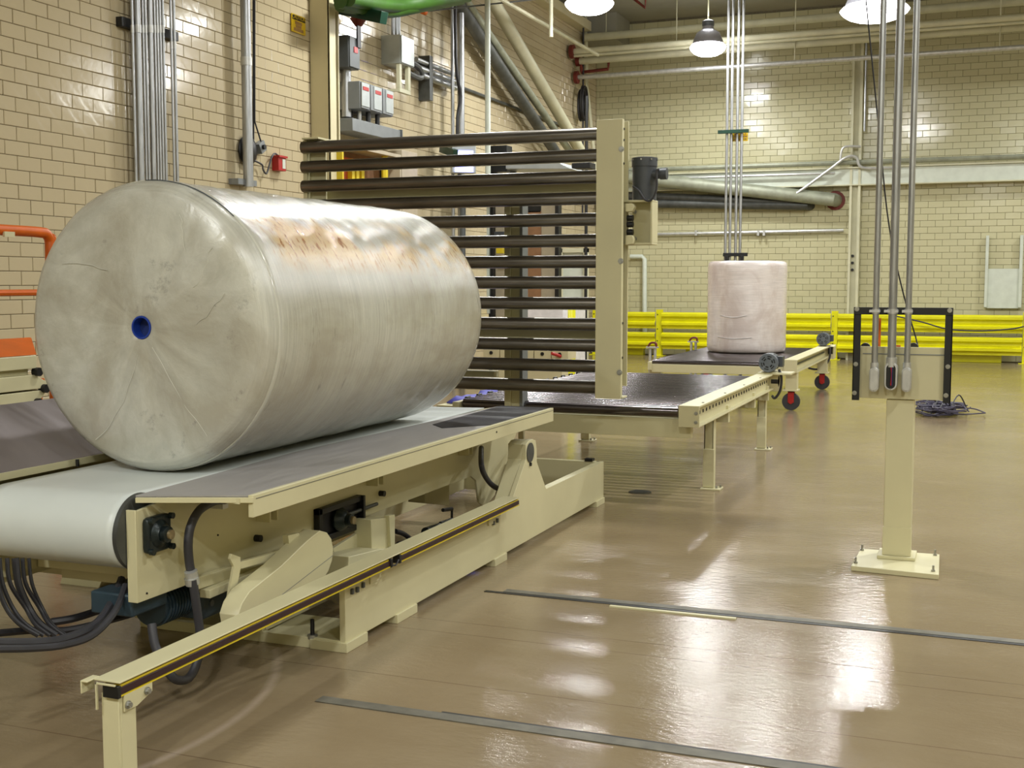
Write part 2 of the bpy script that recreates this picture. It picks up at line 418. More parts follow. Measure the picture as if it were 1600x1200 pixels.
        if bevel > 0:
            b = o.modifiers.new('edge', 'BEVEL'); b.width = bevel; b.segments = 2; b.limit_method = 'ANGLE'; b.angle_limit = math.radians(40)
            b.harden_normals = False
        return o
WORLD_LOC = {}
def catmull(P, k):
    out = []
    for i in range(len(P) - 1):
        p0, p1, p2, p3 = P[max(i - 1, 0)], P[i], P[i + 1], P[min(i + 2, len(P) - 1)]
        for j in range(k):
            t = j / k
            out.append(.5 * ((2 * p1) + (p2 - p0) * t + (2 * p0 - 5 * p1 + 4 * p2 - p3) * t * t + (-p0 + 3 * p1 - 3 * p2 + p3) * t ** 3))
    out.append(P[-1]); return out
def tag(o, label=None, cat=None, group=None, kind=None):
    if label: o['label'] = label
    if cat: o['category'] = cat
    if group: o['group'] = group
    if kind: o['kind'] = kind
    return o
def thing(name, loc, label, cat, group=None):
    o = bpy.data.objects.new(name, None); COL.objects.link(o); o.location = loc; o.empty_display_size = .1
    WORLD_LOC[o.name] = Vector(loc)
    return tag(o, label, cat, group)
def copy_tree(o, delta, parent=None):
    c = o.copy(); COL.objects.link(c)
    if parent is None: c.location = Vector(o.location) + Vector(delta); WORLD_LOC[c.name] = Vector(c.location)
    else: c.parent = parent
    for ch in list(o.children): copy_tree(ch, delta, c)
    return c
def bolt(parent, p, axis, r=.012, h=.012, name='bolt', mat=None):
    p = Vector(p); a = Vector(axis)
    MB().cyl(p, p + a * h * .35, r * 1.5, n=12).cyl(p + a * h * .35, p + a * h, r, n=6).build(name, mat or M['bolt'], parent)

# ================================================================== SETTING
WLX, WBY, CZ = -8.5, 27.3, 7.65
tag(MB().box(-8.9, 9.2, -4.2, 27.7, -.25, 0).build('floor', M['floor'], smooth=False), kind='structure')
tag(MB().box(-8.9, 9.2, -4.2, 27.7, CZ, CZ + .2).build('ceiling', M['ceiling'], smooth=False), kind='structure')
wl = tag(MB().box(WLX - .35, WLX - .012, -4, 27.6, 0, CZ).build('wall_left', M['mortar'], smooth=False), kind='structure')
wb = tag(MB().box(WLX - .012, 9.0, WBY + .012, WBY + .35, 0, CZ).build('wall_back', M['mortar'], smooth=False), kind='structure')
tag(MB().box(9.0, 9.2, -4, 27.6, 0, CZ).build('wall_right', M['plain'], smooth=False), kind='structure')
tag(MB().box(-8.8, 9.0, -4.2, -4.0, 0, CZ).build('wall_front', M['plain'], smooth=False), kind='structure')

TW, TH, J, TD = .305, .1355, .005, .014
def tile_geo(c, u, n, up, wdt, jit=0.0):
    """chamfered tile: c centre on the mortar face, u along the wall, n outward"""
    hw, hh = (wdt - J) / 2, (TH - J) / 2
    a, b_ = random.uniform(-jit, jit), random.uniform(-jit, jit)
    vs = []
    for (k, d) in ((0, 0), (0, TD * .7), (.005, TD)):
        for sx, sy in ((-1, -1), (1, -1), (1, 1), (-1, 1)):
            x, y = sx * (hw - k), sy * (hh - k)
            vs.append(c + u * x + up * y + n * (d + (a * x + b_ * y if d > 0 else 0)))
    fs = [(8, 9, 10, 11)]
    for r_ in (0, 4):
        for i in range(4): fs.append((r_ + i, r_ + (i + 1) % 4, r_ + 4 + (i + 1) % 4, r_ + 4 + i))
    return vs, fs
UP = Vector((0, 0, 1))
def proto_mesh(name, u, n, mat, jit):
    m = MB(); m.add(*tile_geo(Vector((0, 0, 0)), u, n, UP, TW, jit))
    me = bpy.data.meshes.new(name); me.from_pydata(m.v, [], m.f); me.materials.append(mat); me.update()
    return me
def tile_wall(wall, u, n, org, mat, length, rows, z0, hidden, phase):
    cand = []; field = MB()
    for r in range(rows):
        sh = (.5 if r % 2 else 0) * TW + phase
        k = 0
        x = -sh
        while x < length:
            x0, x1 = max(x, 0), min(x + TW, length)
            if x1 - x0 > .03:
                c = org + u * ((x0 + x1) / 2) + UP * (z0 + (r + .5) * TH)
                full = (x1 - x0) > TW - .001
                q = proj(c)
                seen = -10 < q[0] < 1610 and -10 < q[1] < 1210 and not hidden(q)
                d = (c - _C).length
                cand.append((0 if (seen and full) else 1, d, c, x1 - x0))
            x += TW
    cand.sort(key=lambda t: (t[0], t[1]))
    protos = [proto_mesh('tile', u, n, mat, .010) for _ in range(14)]
    nn = 0
    for fl, d, c, wd in cand:
        if fl == 0 and nn < 300:
            o = bpy.data.objects.new('tile', protos[nn % 14]); COL.objects.link(o); o.parent = wall; o.location = c; nn += 1
        else: field.add(*tile_geo(c, u, n, UP, wd, .008))
    me = bpy.data.meshes.new('tile_field'); me.from_pydata(field.v, [], field.f); me.materials.append(mat); me.update()
    o = bpy.data.objects.new('tile_field', me); COL.objects.link(o); o.parent = wall; o['kind'] = 'stuff'
def hid_left(q):
    x, y = q
    if ((x - 231) / 185) ** 2 + ((y - 510) / 232) ** 2 < 1: return True
    return (200 < x < 760 and 300 < y < 735) or y > 600 or x > 920 or (200 < x < 262) or (490 < x < 532)
def hid_back(q):
    x, y = q
    return x < 935 or y > 478 or y < 60 or (262 < y < 292) or (x < 1030 and 240 < y < 390) or (1105 < x < 1227 and y > 408) or (x < 990 and y > 190)
tile_wall(wl, Vector((0, 1, 0)), Vector((1, 0, 0)), Vector((WLX - .012, 3.0, 0)), M['tile'], 24.3, 56, .012, hid_left, .1)
tile_wall(wb, Vector((1, 0, 0)), Vector((0, -1, 0)), Vector((WLX - .0, WBY + .012, 0)), M['tile_back'], 13.0, 56, .012, hid_back, .22)

# steel columns standing against the walls
def h_column(name, x0, x1, y0, y1, label):
    t = thing(name, ((x0 + x1) / 2, (y0 + y1) / 2, 0), label, 'column')
    f = .02
    return t
t = thing('steel_column', (-8.32, 14.8, 0), 'wide cream steel column against the left tiled wall', 'column')
MB().box(-8.49, -8.2, 14.36, 14.40, 0, CZ).build('flange', M['cream_wall'], t)
MB().box(-8.36, -8.33, 14.40, 14.6, 0, CZ).build('web', M['cream_wall'], t)
MB().box(-8.49, -8.2, 14.6, 14.63, 0, CZ).build('flange', M['cream_wall'], t)
MB().box(-8.22, -8.19, 14.36, 14.52, 0, CZ).build('cover_plate', M['cream_wall'], t)
a, b = PY(27.1, 1328, 300), PY(27.1, 1345, 300)
t = thing('steel_column', (a.x, 27.1, 0), 'slim white steel column on the back tiled wall', 'column')
MB().box(a.x, a.x + .05, 27.0, 27.28, 0, 6.9).build('flange', M['white_pipe'], t)
MB().box(a.x + .05, b.x - .05, 27.1, 27.14, 0, 6.9).build('web', M['white_pipe'], t)
MB().box(b.x - .05, b.x, 27.0, 27.28, 0, 6.9).build('flange', M['white_pipe'], t)
for z in (2.25, 2.1, 1.95): MB().cyl((a.x + .09, 27.1, z), (a.x + .09, 27.06, z), .03, n=10).build('bolt', M['black'], t)
xc = b.x + .05
m = MB().tube([(xc, 27.05, 6.9), (xc, 27.05, 4.9)], .025)
m.build('conduit', M['galv'], t)

# long white beam and thin pipes along the back wall
t = thing('wall_beam', (-3, 27.15, 3.78), 'white painted steel beam running along the back tiled wall', 'beam')
MB().box(-8.4, 6, 27.02, 27.28, 3.78, 4.12).build('web', M['white_paint'], t, .004)
MB().box(-8.4, 6, 26.96, 27.28, 4.12, 4.15).build('flange', M['white_pipe'], t)
MB().box(-8.4, 6, 26.98, 27.28, 3.755, 3.78).build('flange', M['white_pipe'], t)
tag(MB().tube([(-8.3, 26.93, 4.24), (6, 26.93, 4.24)], .05).build('wall_pipe', M['aged_pipe']), 'grey pipe lying along the top of the white beam', 'pipe')
tag(MB().tube([(-8.3, 26.9, 4.02), (-3.0, 26.9, 4.02)], .028).build('wall_conduit', M['galv_flat']), 'thin conduit clipped along the white beam face', 'conduit')
p0, p1 = PY(27.22, 985, 367), PY(27.22, 1318, 360)
t = tag(MB().tube([p0, p1], .035).build('wall_conduit', M['galv_flat']), 'short straight grey conduit on the back wall tiles below the beam', 'conduit')
for q in (1088, 1185, 1194):
    c = PY(27.2, q, 364); MB().box(c.x - .025, c.x + .025, 27.15, 27.28, c.z - .06, c.z + .06).build('clip', M['galv_flat'], t)

# overhead pipes on the back wall
def xpipe(y, a, b, r, mat, label, x_end=6.0, cat='pipe', name='ceiling_pipe', hang=()):
    y = PX(-8.42, *a).y
    p, q = PY(y, *a), PY(y, *b)
    z = (p.z + q.z) / 2
    t = thing(name, (p.x, y, z), label, cat)
    MB().tube([(p.x, y, p.z), (q.x, y, q.z), (x_end, y, q.z + (q.z - p.z) / (q.x - p.x) * (x_end - q.x))], r, 12).build('pipe_run', mat, t)
    for hx in hang: MB().tube([(hx, y, z), (hx, y, CZ)], .012, 6).build('hanger_rod', M['white_pipe'], t)
    return t
xpipe(26.7, (912, 59), (1600, 2), .085, M['white_pipe'], 'thick pale pipe highest under the ceiling of the back wall', hang=(-7.9, -2.0))
t = xpipe(26.7, (893, 81), (1600, 27), .065, M['white_pipe'], 'pale pipe second below the ceiling with rust red flange', hang=(-5, 0.2))
p = PX(-8.42, 893, 81); MB().cyl((p.x - .02, p.y, p.z), (p.x + .06, p.y, p.z), .15).build('end_flange', M['rust'], t)
t = xpipe(26.62, (893, 88), (1600, 35), .03, M['white_pipe'], 'thinnest pale pipe between two thicker pipes at the back')
t = xpipe(26.7, (902, 96), (1600, 42), .075, M['white_pipe'], 'pale pipe third below the ceiling on the back wall', hang=(-6.2, .2))
p = PX(-8.42, 902, 96); MB().cyl((p.x - .02, p.y, p.z), (p.x + .06, p.y, p.z), .11).build('end_flange', M['rust'], t)
t = xpipe(26.7, (900, 121), (1600, 73.5), .05, M['galv_flat'], 'lowest grey pipe under the pale pipes of the back wall', hang=(-3.7, .2))
p = PX(-8.42, 900, 121); MB().cyl((p.x - .02, p.y, p.z), (p.x + .05, p.y, p.z), .14).build('end_flange', M['rust'], t)
pts = [PY(26.0, *q) for q in ((908, 113), (950, 108), (951, 97))]
tag(MB().tube(pts, .035).build('drain_pipe', M['rust']), 'short red oxide pipe with an upturned end near the back corner', 'pipe')
tag(MB().lathe([(.03, 0), (.09, .01), (.09, .03), (.03, .05)], PX(-8.35, 907, 107), (1, 0, 0), 14).build('pipe_valve', M['rust']), 'rust red valve wheel in the back corner under the pipes', 'valve')
# soffit box in the corner and dark trim on the ceiling
tag(MB().box(-8.49, -7.7, 26.2, 27.28, 7.05, CZ).build('ceiling_duct', M['ceiling']), 'grey boxed duct in the back corner under the ceiling', 'duct')
tag(MB().box(-8.49, -8.25, 15.2, 26.1, 7.25, 7.45).build('wall_duct', M['cream_wall']), 'cream duct running along the top of the left wall', 'duct')
p, q = PX(-7.4, 790, 3), PX(-7.4, 934, 86)
d = (q - p); p = p - d * .45
tag(MB().tube([p, q], .035).build('ceiling_conduit', M['white_pipe']), 'long thin pale conduit running towards the back wall pipes', 'conduit')
p = PY(20, 861, 58)
tag(MB().tube([p, (p.x, 20, CZ)], .035).build('hanging_conduit', M['white_pipe']), 'short pale conduit stub hanging left of the first lamp', 'conduit')
p, q = PX(-8.3, 662, 18), PX(-6.6, 900, -8)
t = tag(MB().tube([p, q], .014, 6).build('tie_rod', M['dark_steel_beam']), 'thin dark rod with an orange end crossing the upper left wall', 'rod')
MB().cyl(p - Vector((.0, .05, 0)), p + Vector((0, .05, 0)), .05, n=10).build('end_cap', M['orange'], t)
p = PY(24, 1008, 12)
tag(MB().tube([PY(24, 985, -6), p, PY(24, 1009, -10)], .03, 8).build('sprinkler_pipe', M['rust']), 'red oxide pipe with an elbow at the ceiling right of the first lamp', 'pipe')

# diagonal pipes along the left wall
def dpipe(x, a, b, r, mat, label, ext=0.3):
    p, q = PX(x, *a), PX(x, *b); d = q - p; p = p - d * ext
    if p.z > CZ: p = q + (p - q) * ((CZ - q.z) / (p.z - q.z))
    return tag(MB().tube([p, q], r, 14).build('sloping_pipe', mat), label, 'pipe')
dpipe(-8.0, (775, 10), (915, 250), .115, M['white_pipe'], 'thick cream pipe sloping down the left wall to the back corner')
dpipe(-8.15, (730, 5), (890, 236), .075, M['aged_pipe'], 'grey pipe sloping down the left wall left of the cream pipe')
dpipe(-8.2, (712, 0), (872, 244), .11, M['dark_steel_beam'], 'dark pipe lowest of the three sloping down the left wall')
t = thing('lagged_pipe', PY(27.2, 1303, 312), 'thick grey green pipe entering the back wall below the beam', 'pipe')
p, q = PY(26.75, 935, 272), PY(27.0, 1303, 312)
MB().tube([p, q, (q.x + .02, WBY + .05, q.z)], .145, 14).build('pipe_run', M['aged_pipe'], t)
MB().cyl((q.x + .0, 27.27, q.z), (q.x, 27.3, q.z), .21).build('wall_collar', M['rust'], t)
for nm, a_, b_, r in (('dark', (938, 304), (1240, 316), .09), ('black', (938, 317), (1262, 321), .1)):
    p, q = PY(27.05, *a_), PY(27.12, *b_)
    tag(MB().tube([p, q, (q.x + .05, WBY + .05, q.z)], r, 12).build('lagged_pipe', M['dark_steel_beam']), {'dark': 'dark pipe directly beneath the thick grey green pipe', 'black': 'dark pipe lowest of the three entering the back wall'}[nm], 'pipe')
# loose flexible conduit over the beam by the white column
pts = [PY(26.85, *q) for q in ((1245, 302), (1262, 290), (1300, 262), (1322, 246), (1338, 246), (1348, 262), (1400, 262))]
tag(MB().tube(pts, .03, 8, 5).build('flexible_conduit', M['galv_flat']), 'sagging grey flexible conduit looping over the white beam by the column', 'conduit')
pts = [PY(26.85, *q) for q in ((1345, 229), (1322, 229), (1315, 236), (1313, 252))]
tag(MB().tube(pts, .025, 8, 4).build('flexible_conduit', M['galv_flat']), 'small hooked conduit left of the white column above the beam', 'conduit')

# hanging cable coil in the back corner
t = thing('cable_coil', PY(26.9, 912, 170), 'dark coil of cable hung in the back corner of the tiled walls', 'cable coil')
c = PX(-8.3, 911, 163); t.location = c; WORLD_LOC[t.name] = c.copy()
m = MB()
for k in range(9):
    ox, oz, rr = random.uniform(-.03, .03), random.uniform(-.05, .05), random.uniform(.17, .26)
    m.tube([(c.x - .06 + .012 * k + ox, c.y + rr * .8 * math.cos(a_), c.z + oz + rr * 1.45 * math.sin(a_)) for a_ in [i * 2 * math.pi / 20 for i in range(21)]], .02, 6)
m.build('loops', M['rubber'], t)
MB().tube([(c.x, c.y, CZ), (c.x, c.y, c.z + .2)], .02, 6).build('feed_cable', M['rubber'], t)
MB().tube([(c.x, c.y, c.z - .2), (c.x, c.y, 3.0)], .02, 6).build('tail_cable', M['rubber'], t)
tag(MB().tube([Vector((-8.42, PX(-8.4, 916, 130).y, CZ)), PX(-8.4, 916, 130), PX(-8.25, 929, 250), PX(-8.25, 931, 300)], .045, 8).build('corner_conduit', M['white_pipe']), 'pale slanted conduit beside the cable coil in the corner', 'conduit')

# white conduit elbow, white board with rails on the back wall
pts = [PY(27.2, 985, 401), PY(27.2, 1003, 401), PY(27.2, 1007, 405), PY(27.2, 1007, 545)]
tag(MB().tube(pts, .055, 10).build('wall_pipe', M['white_paint']), 'white elbow pipe on the back wall beside the upright roller frame', 'pipe')
a, b = PY(27.22, 1540, 420), PY(27.22, 1596, 482)
t = thing('wall_hatch', (a.x, 27.2, b.z), 'flat white hatch panel hung between two vertical slide rails', 'hatch')
MB().box(a.x, b.x, 27.2, 27.24, b.z, a.z).build('panel', M['white_paint'], t, .004)
for xx in (a.x + .02, b.x - .04):
    MB().box(xx - .03, xx + .03, 27.16, 27.28, b.z + .02, PY(27.2, 1543, 368).z).build('slide_rail', M['white_paint'], t, .003)

# ------------------------------------------------------------------ yellow guard rail
def guard_rail():
    t = thing('guard_rail', (-3, 27.0, 0), 'yellow double ribbed steel guard rail along the back wall', 'guard rail')
    yp = 26.85
    posts = [-10.9 + 0, -6.83, -2.93, .9, 4.8]
    posts = [p for p in posts if p > -8.5]
    posts = [-8.35] + posts
    for x in posts:
        m = MB().box(x - .065, x + .065, yp - .02, yp + .0, .01, 1.06).box(x - .065, x + .065, yp + .11, yp + .13, .01, 1.06).box(x - .012, x + .012, yp, yp + .11, .01, 1.06)
        m.box(x - .13, x + .13, yp - .08, yp + .19, 0, .015)
        po = m.build('post', M['yellow'], t, .003)
        for z in (.35, .62, .95):
            MB().cyl((x - .03, yp - .03, z), (x - .03, yp - .02, z), .014, n=8).build('bolt', M['black'], po)
    # ribbed panel cross-section (offset from post face, height)
    def panel(x0, x1, zb, hh):
        n = hh
        pr = [(0, 0), (.0, .045), (-.085, .085), (-.085, .135), (0, .19), (0, .235), (-.085, .275), (-.085, .325), (0, .365)]
        pr = [(a_, b_ * hh / .365) for a_, b_ in pr]
        th = .012
        front = [Vector((x0, yp - .0 + a_ - .02, zb + b_)) for a_, b_ in pr]
        back = [Vector((x0, yp - .0 + a_ - .02 + th, zb + b_)) for a_, b_ in reversed(pr)]
        MB().prism(front + back, (x1 - x0, 0, 0)).build('rail_panel', M['yellow'], t, 0, ang=20)
    for i in range(len(posts) - 1):
        x0, x1 = posts[i] + .075, posts[i + 1] - .075
        panel(x0, x1, .63, .375)
        panel(x0, x1, .17, .375)
    return t
guard_rail()
for i, (xa, xb, lab) in enumerate(((-8.0, -7.25, 'yellow painted kerb piece on the floor near the back corner'), (-6.25, -3.4, 'yellow painted kerb on the floor behind the standing roll'), (-2.5, .45, 'yellow painted kerb on the floor right of the control stand'))):
    tag(MB().box(xa, xb, 27.05, 27.24, 0, .16).build('kerb', M['yellow'], None, .006), lab, 'kerb')
c = PY(27.2, 1050, 540)
tag(MB().tube([(-6.3, 27.2, c.z), (-2.95, 27.2, c.z), (-2.9, 27.2, c.z - .2)], .025, 8).build('wall_conduit', M['dark_steel_beam']), 'dark pipe low on the back wall behind the guard rail', 'conduit')

# ------------------------------------------------------------------ floor tracks, drain
t = thing('floor_track', (1.5, 5.95, 0), 'steel floor track strip nearer the control stand', 'floor track')
MB().box(-2.35, 7, 5.915, 5.975, -.01, .004).build('steel_strip', M['track'], t)
MB().box(-2.45, 7, 5.885, 5.915, -.01, .0025).build('groove', M['black'], t)
t = thing('floor_track', (1.5, 4.1, 0), 'steel floor track strip in the foreground crossing the floor', 'floor track')
MB().box(-2.42, 7, 4.06, 4.125, -.01, .004).build('steel_strip', M['track'], t)
MB().box(-1.9, 7, 4.125, 4.142, -.01, .0025).build('groove', M['black'], t)
tag(MB().box(-1.73, -1.08, 5.83, 5.855, 0, .008).build('floor_strip', M['cream']), 'short cream metal strip on the floor beside the track', 'strip')
c = PZ(0, 1000, 769)
t = thing('floor_drain', (c.x, c.y, 0), 'small round dark drain grate in the floor near the roller table', 'drain')
m = MB().lathe([(.09, 0), (.09, .004), (.075, .006)], (c.x, c.y, 0), (0, 0, 1), 24); m.build('grate_rim', M['grate'], t)
for k in range(5): MB().box(c.x - .06, c.x + .06, c.y - .06 + k * .028, c.y - .05 + k * .028, .004, .008).build('grate_bar', M['box_dark'], t)

# ------------------------------------------------------------------ lamps
def make_lamp(loc, label, s=1.0):
    t = thing('high_bay_lamp', loc, label, 'lamp', None)
    x, y, z = loc
    MB().lathe([(.31 * s, .09), (.34 * s, .06), (.365 * s, .02), (.34 * s, -.03), (.28 * s, -.09), (.20 * s, -.13), (.10 * s, -.147), (.02, -.15)], loc, (0, 0, 1), 32).build('glass_refractor', M['glow'], t)
    MB().lathe([(.315 * s, .09), (.29 * s, .18), (.23 * s, .31), (.12 * s, .38), (.11 * s, .44)], loc, (0, 0, 1), 32).build('dome', M['dome'], t)
    MB().lathe([(.11, .44), (.12, .46), (.12, .54), (.06, .57)], loc, (0, 0, 1), 20).build('ballast_housing', M['motor'], t)
    MB().tube([(x, y, z + .57), (x, y, CZ)], .014, 8).build('hanger_rod', M['white_pipe'], t)
    return t
make_lamp(LAMPS_SEEN[0], 'glowing high bay lamp at the top left of the standing roll\'s conduits', 1.12)
make_lamp(LAMPS_SEEN[1], 'smallest glowing high bay lamp nearest the back wall, above the standing roll', 1.0)
make_lamp(LAMPS_SEEN[2], 'largest glowing high bay lamp behind the tops of the three grey conduits', 1.45)

# ================================================================== LEFT WALL FITTINGS
def wx(px, py): return PX(-8.4, px, py)
bundle = [(205.5, 5), (213.5, 11), (222, 4), (226.5, 4.5), (233.5, 8.5), (240.5, 4), (244.8, 4), (249, 4), (253.5, 4.5), (266, 4), (271, 5)]
names = ['leftmost of the', 'second and thickest of the', 'third from the left in the', 'fourth from the left in the', 'fifth from the left, fairly thick, in the', 'sixth from the left in the',
         'seventh from the left in the', 'eighth from the left in the', 'ninth from the left in the', 'tenth, left one of the pair set apart from the', 'eleventh and rightmost in the']
for (px, wd), nm in zip(bundle, names):
    p = PX(-8.38, px, 0); r = wd / FPX * 16.0 / 2 * .62
    r = (PX(-8.38, px + wd / 2, 0).y - PX(-8.38, px - wd / 2, 0).y) / 2 * .62
    t = tag(MB().tube([(-8.38, p.y, .02), (-8.38, p.y, CZ)], r, 12).build('vertical_conduit', M['galv']), nm + ' bundle of steel wall conduits', 'conduit', None)
    z = PX(-8.38, px, 45 if px < 256 else 70).z
    MB().cyl((-8.38, p.y, z - .04), (-8.38, p.y, z + .04), r * 1.18, n=12).build('coupling', M['galv_flat'], t)
for (px, py, w_), lab in (((198, 36, .25), 'short black strut bracket left of the conduit bundle on the wall'), ((261, 53, .3), 'short black strut bracket under the two right conduits of the bundle')):
    p = PX(-8.44, px, py); tag(MB().box(-8.5, -8.42, p.y - w_ * .4, p.y + w_ * .6, p.z - .05, p.z + .05).build('strut_bracket', M['black'], None, .004), lab, 'bracket')
p = PX(-8.35, 383, 0); zb = PX(-8.35, 388, 292).z
t = tag(MB().tube([(-8.35, p.y, zb), (-8.35, p.y, CZ)], .062, 14).build('vertical_conduit', M['galv']), 'single thick steel conduit on the wall right of the conduit bundle', 'conduit')
z = PX(-8.35, 384, 96).z; MB().cyl((-8.35, p.y, z - .05), (-8.35, p.y, z + .05), .07, n=14).build('coupling', M['galv_flat'], t)
MB().box(-8.5, -8.36, p.y - .2, p.y + .2, zb + .02, zb + .09).build('bracket', M['box_grey'], t)
# bell, switch, alarm with cord
c = PX(-8.46, 388, 235)
t = thing('wall_bell', c, 'round black bell on the wall behind the single thick conduit', 'bell')
MB().lathe([(.16, 0), (.19, .03), (.17, .06), (.1, .09), (.03, .1)], (WLX, c.y, c.z), (1, 0, 0), 24).build('gong', M['black'], t)
MB().tube([PX(-8.46, 396, 222), PX(-8.46, 396, 0)], .012, 6).build('feed_cord', M['rubber'], t)
c = PX(-8.44, 408, 230)
t = thing('wall_switch_box', c, 'tilted grey switch box between the bell and the red alarm', 'switch box')
MB().cbox((-8.45, c.y, c.z), .08, .13, .13, Euler((math.radians(30), 0, 0)).to_matrix()).build('box', M['box_grey'], t, .004)
MB().cyl((-8.41, c.y, c.z), (-8.38, c.y, c.z), .03).build('knob', M['black'], t)
MB().tube([PX(-8.44, *q) for q in ((398, 0), (398, 190), (408, 222))], .01, 6).build('cord', M['rubber'], t)
c = PX(-8.44, 437, 256)
t = thing('fire_alarm', c, 'small red alarm pull box on the left tiled wall', 'alarm')
MB().box(-8.5, -8.4, c.y - .09, c.y + .09, c.z - .09, c.z + .09).build('body', M['red'], t, .005)
MB().box(-8.4, -8.395, c.y - .0, c.y + .07, c.z - .06, c.z + .06).build('white_label', M['white_paint'], t)
MB().box(-8.5, -8.38, c.y - .1, c.y + .1, c.z + .075, c.z + .1).build('top_lip', M['red'], t)
tag(MB().tube([PX(-8.44, *q) for q in ((395, 250), (409, 257), (411, 265), (415, 271), (418, 268), (424, 247), (429, 240), (434, 243), (436, 247))], .012, 6, 4).build('alarm_cord', M['rubber_grey']), 'looping grey cord from the switch box to the red alarm', 'cord')
# caution sign
p, q = PX(-8.47, 456, 20), PX(-8.47, 478, 54)
y0, y1, z1, z0 = p.y, q.y, p.z, PX(-8.47, 456, 48).z
t = thing('caution_sign', (-8.48, y0, z0), 'yellow caution sign with a black header high on the left wall', 'sign')
MB().box(-8.486, -8.474, y0, y1, z0, z1).build('plate', M['yellow_sign'], t)
zh = z1 - (z1 - z0) * .3
MB().box(-8.476, -8.471, y0 + .01, y1 - .01, zh, z1 - .01).build('header', M['black'], t)
def text_mesh(s, size, loc, rot, mat, parent, name='lettering', ext=.001, align='CENTER'):
    cu = bpy.data.curves.new('txt', 'FONT'); cu.body = s; cu.size = size; cu.extrude = ext; cu.align_x = align; cu.align_y = 'CENTER'
    o = bpy.data.objects.new('txt', cu); COL.objects.link(o)
    bpy.context.view_layer.update()
    me = bpy.data.meshes.new_from_object(o.evaluated_get(bpy.context.evaluated_depsgraph_get()))
    bpy.data.objects.remove(o); me.materials.clear(); me.materials.append(mat)
    n = bpy.data.objects.new(name, me); COL.objects.link(n); n.parent = parent
    n.matrix_parent_inverse = Matrix.Translation(-WORLD_LOC[parent.name]); n.location = loc; n.rotation_euler = rot
    return n
RL = (math.radians(90), 0, math.radians(90))
text_mesh('CAUTION', (y1 - y0) * .22, (-8.470, (y0 + y1) / 2, (zh + z1) / 2), RL, M['yellow_sign'], t)
m = MB()
for k, wd in enumerate((.5, .42, .7)):
    zz = z0 + (zh - z0) * (.78 - .27 * k); yy = (y0 + y1) / 2; n_ = int(wd * 14); st = (y1 - y0) * wd / n_
    for i in range(n_): m.box(-8.475, -8.472, yy - n_ * st / 2 + i * st, yy - n_ * st / 2 + i * st + st * .68, zz - .02, zz + .02)
m.build('small_print', M['brown'], t)['kind'] = 'stuff'

# electrical boxes beyond the column
def ebox(a, b, dep, mat, label, name='electrical_box', h=None):
    """a = px/py top near corner on the wall side face, b = bottom far corner of the door face (on x = WLX+dep)"""
    xf = WLX + dep
    p, q = PX(xf, a[0], a[1]), PX(xf, b[0], b[1])
    t = thing(name, (WLX, p.y, q.z), label, 'electrical box')
    z1 = p.z; z0 = z1 - h if h else q.z
    MB().box(WLX, xf - .02, p.y, q.y, z0, z1).build('enclosure', mat, t, .006)
    MB().box(xf - .02, xf, p.y + .01, q.y - .01, z0 + .01, z1 - .01).build('door', mat, t, .006)
    return t, p, q, z0, z1
t, p, q, z0, z1 = ebox((546, 54), (563, 110), .28, M['box_dark'], 'dark grey switch box hung right of the cream column')
MB().box(WLX + .28, WLX + .3, p.y + .2, p.y + .3, z0 + .3, z0 + .6).build('lever', M['black'], t)
MB().box(WLX + .28, WLX + .29, p.y + .12, p.y + .22, z1 - .22, z1 - .14).build('red_label', M['red'], t)
tag(MB().tube([(-8.38, p.y - .1, z1), (-8.38, p.y - .15, z1 + .3), (-8.38, p.y - .15, CZ)], .055, 12).build('feed_conduit', M['dark_steel_beam']), 'dark conduit rising from the dark grey switch box', 'conduit')
c = PX(-8.4, 541, 150); tag(MB().tube([(-8.4, c.y, PX(-8.4, 541, 183).z), (-8.4, c.y, z0)], .07, 12).build('feed_conduit', M['galv']), 'grey conduit between the dark switch box and the wireway', 'conduit')
t, p, q, z0, z1 = ebox((627, 53), (648, 106), .34, M['box_light'], 'light steel electrical box above the bright wall conduits')
for dy in (.1, .22, .3): MB().tube([(-8.35, p.y + dy, z1), (-8.35, p.y + dy, CZ)], .03, 8).build('feed_conduit', M['galv'], t)
pts = [(-8.3, q.y, z1 - .3), (-8.3, q.y + .4, z1 - .33), (-8.3, q.y + .55, z1 - .45), (-8.3, q.y + .4, z1 - .5), (-8.3, q.y, z1 - .48)]
MB().tube(pts, .045, 8, 4).build('loop_conduit', M['dark_steel_beam'], t)
mm = MB().box(-8.26, -8.2, p.y + .02, p.y + .09, z0 - .36, z0).box(-8.26, -8.2, q.y - .14, q.y - .06, z0 - .36, z0).box(-8.26, -8.2, p.y + .02, q.y - .06, z0 - .42, z0 - .36).box(WLX, -8.26, p.y + .02, p.y + .06, z0 - .41, z0 - .37)
tag(mm.build('mounting_frame', M['white_pipe'], None, .004), 'pale open bracket frame under the light steel electrical box', 'bracket')
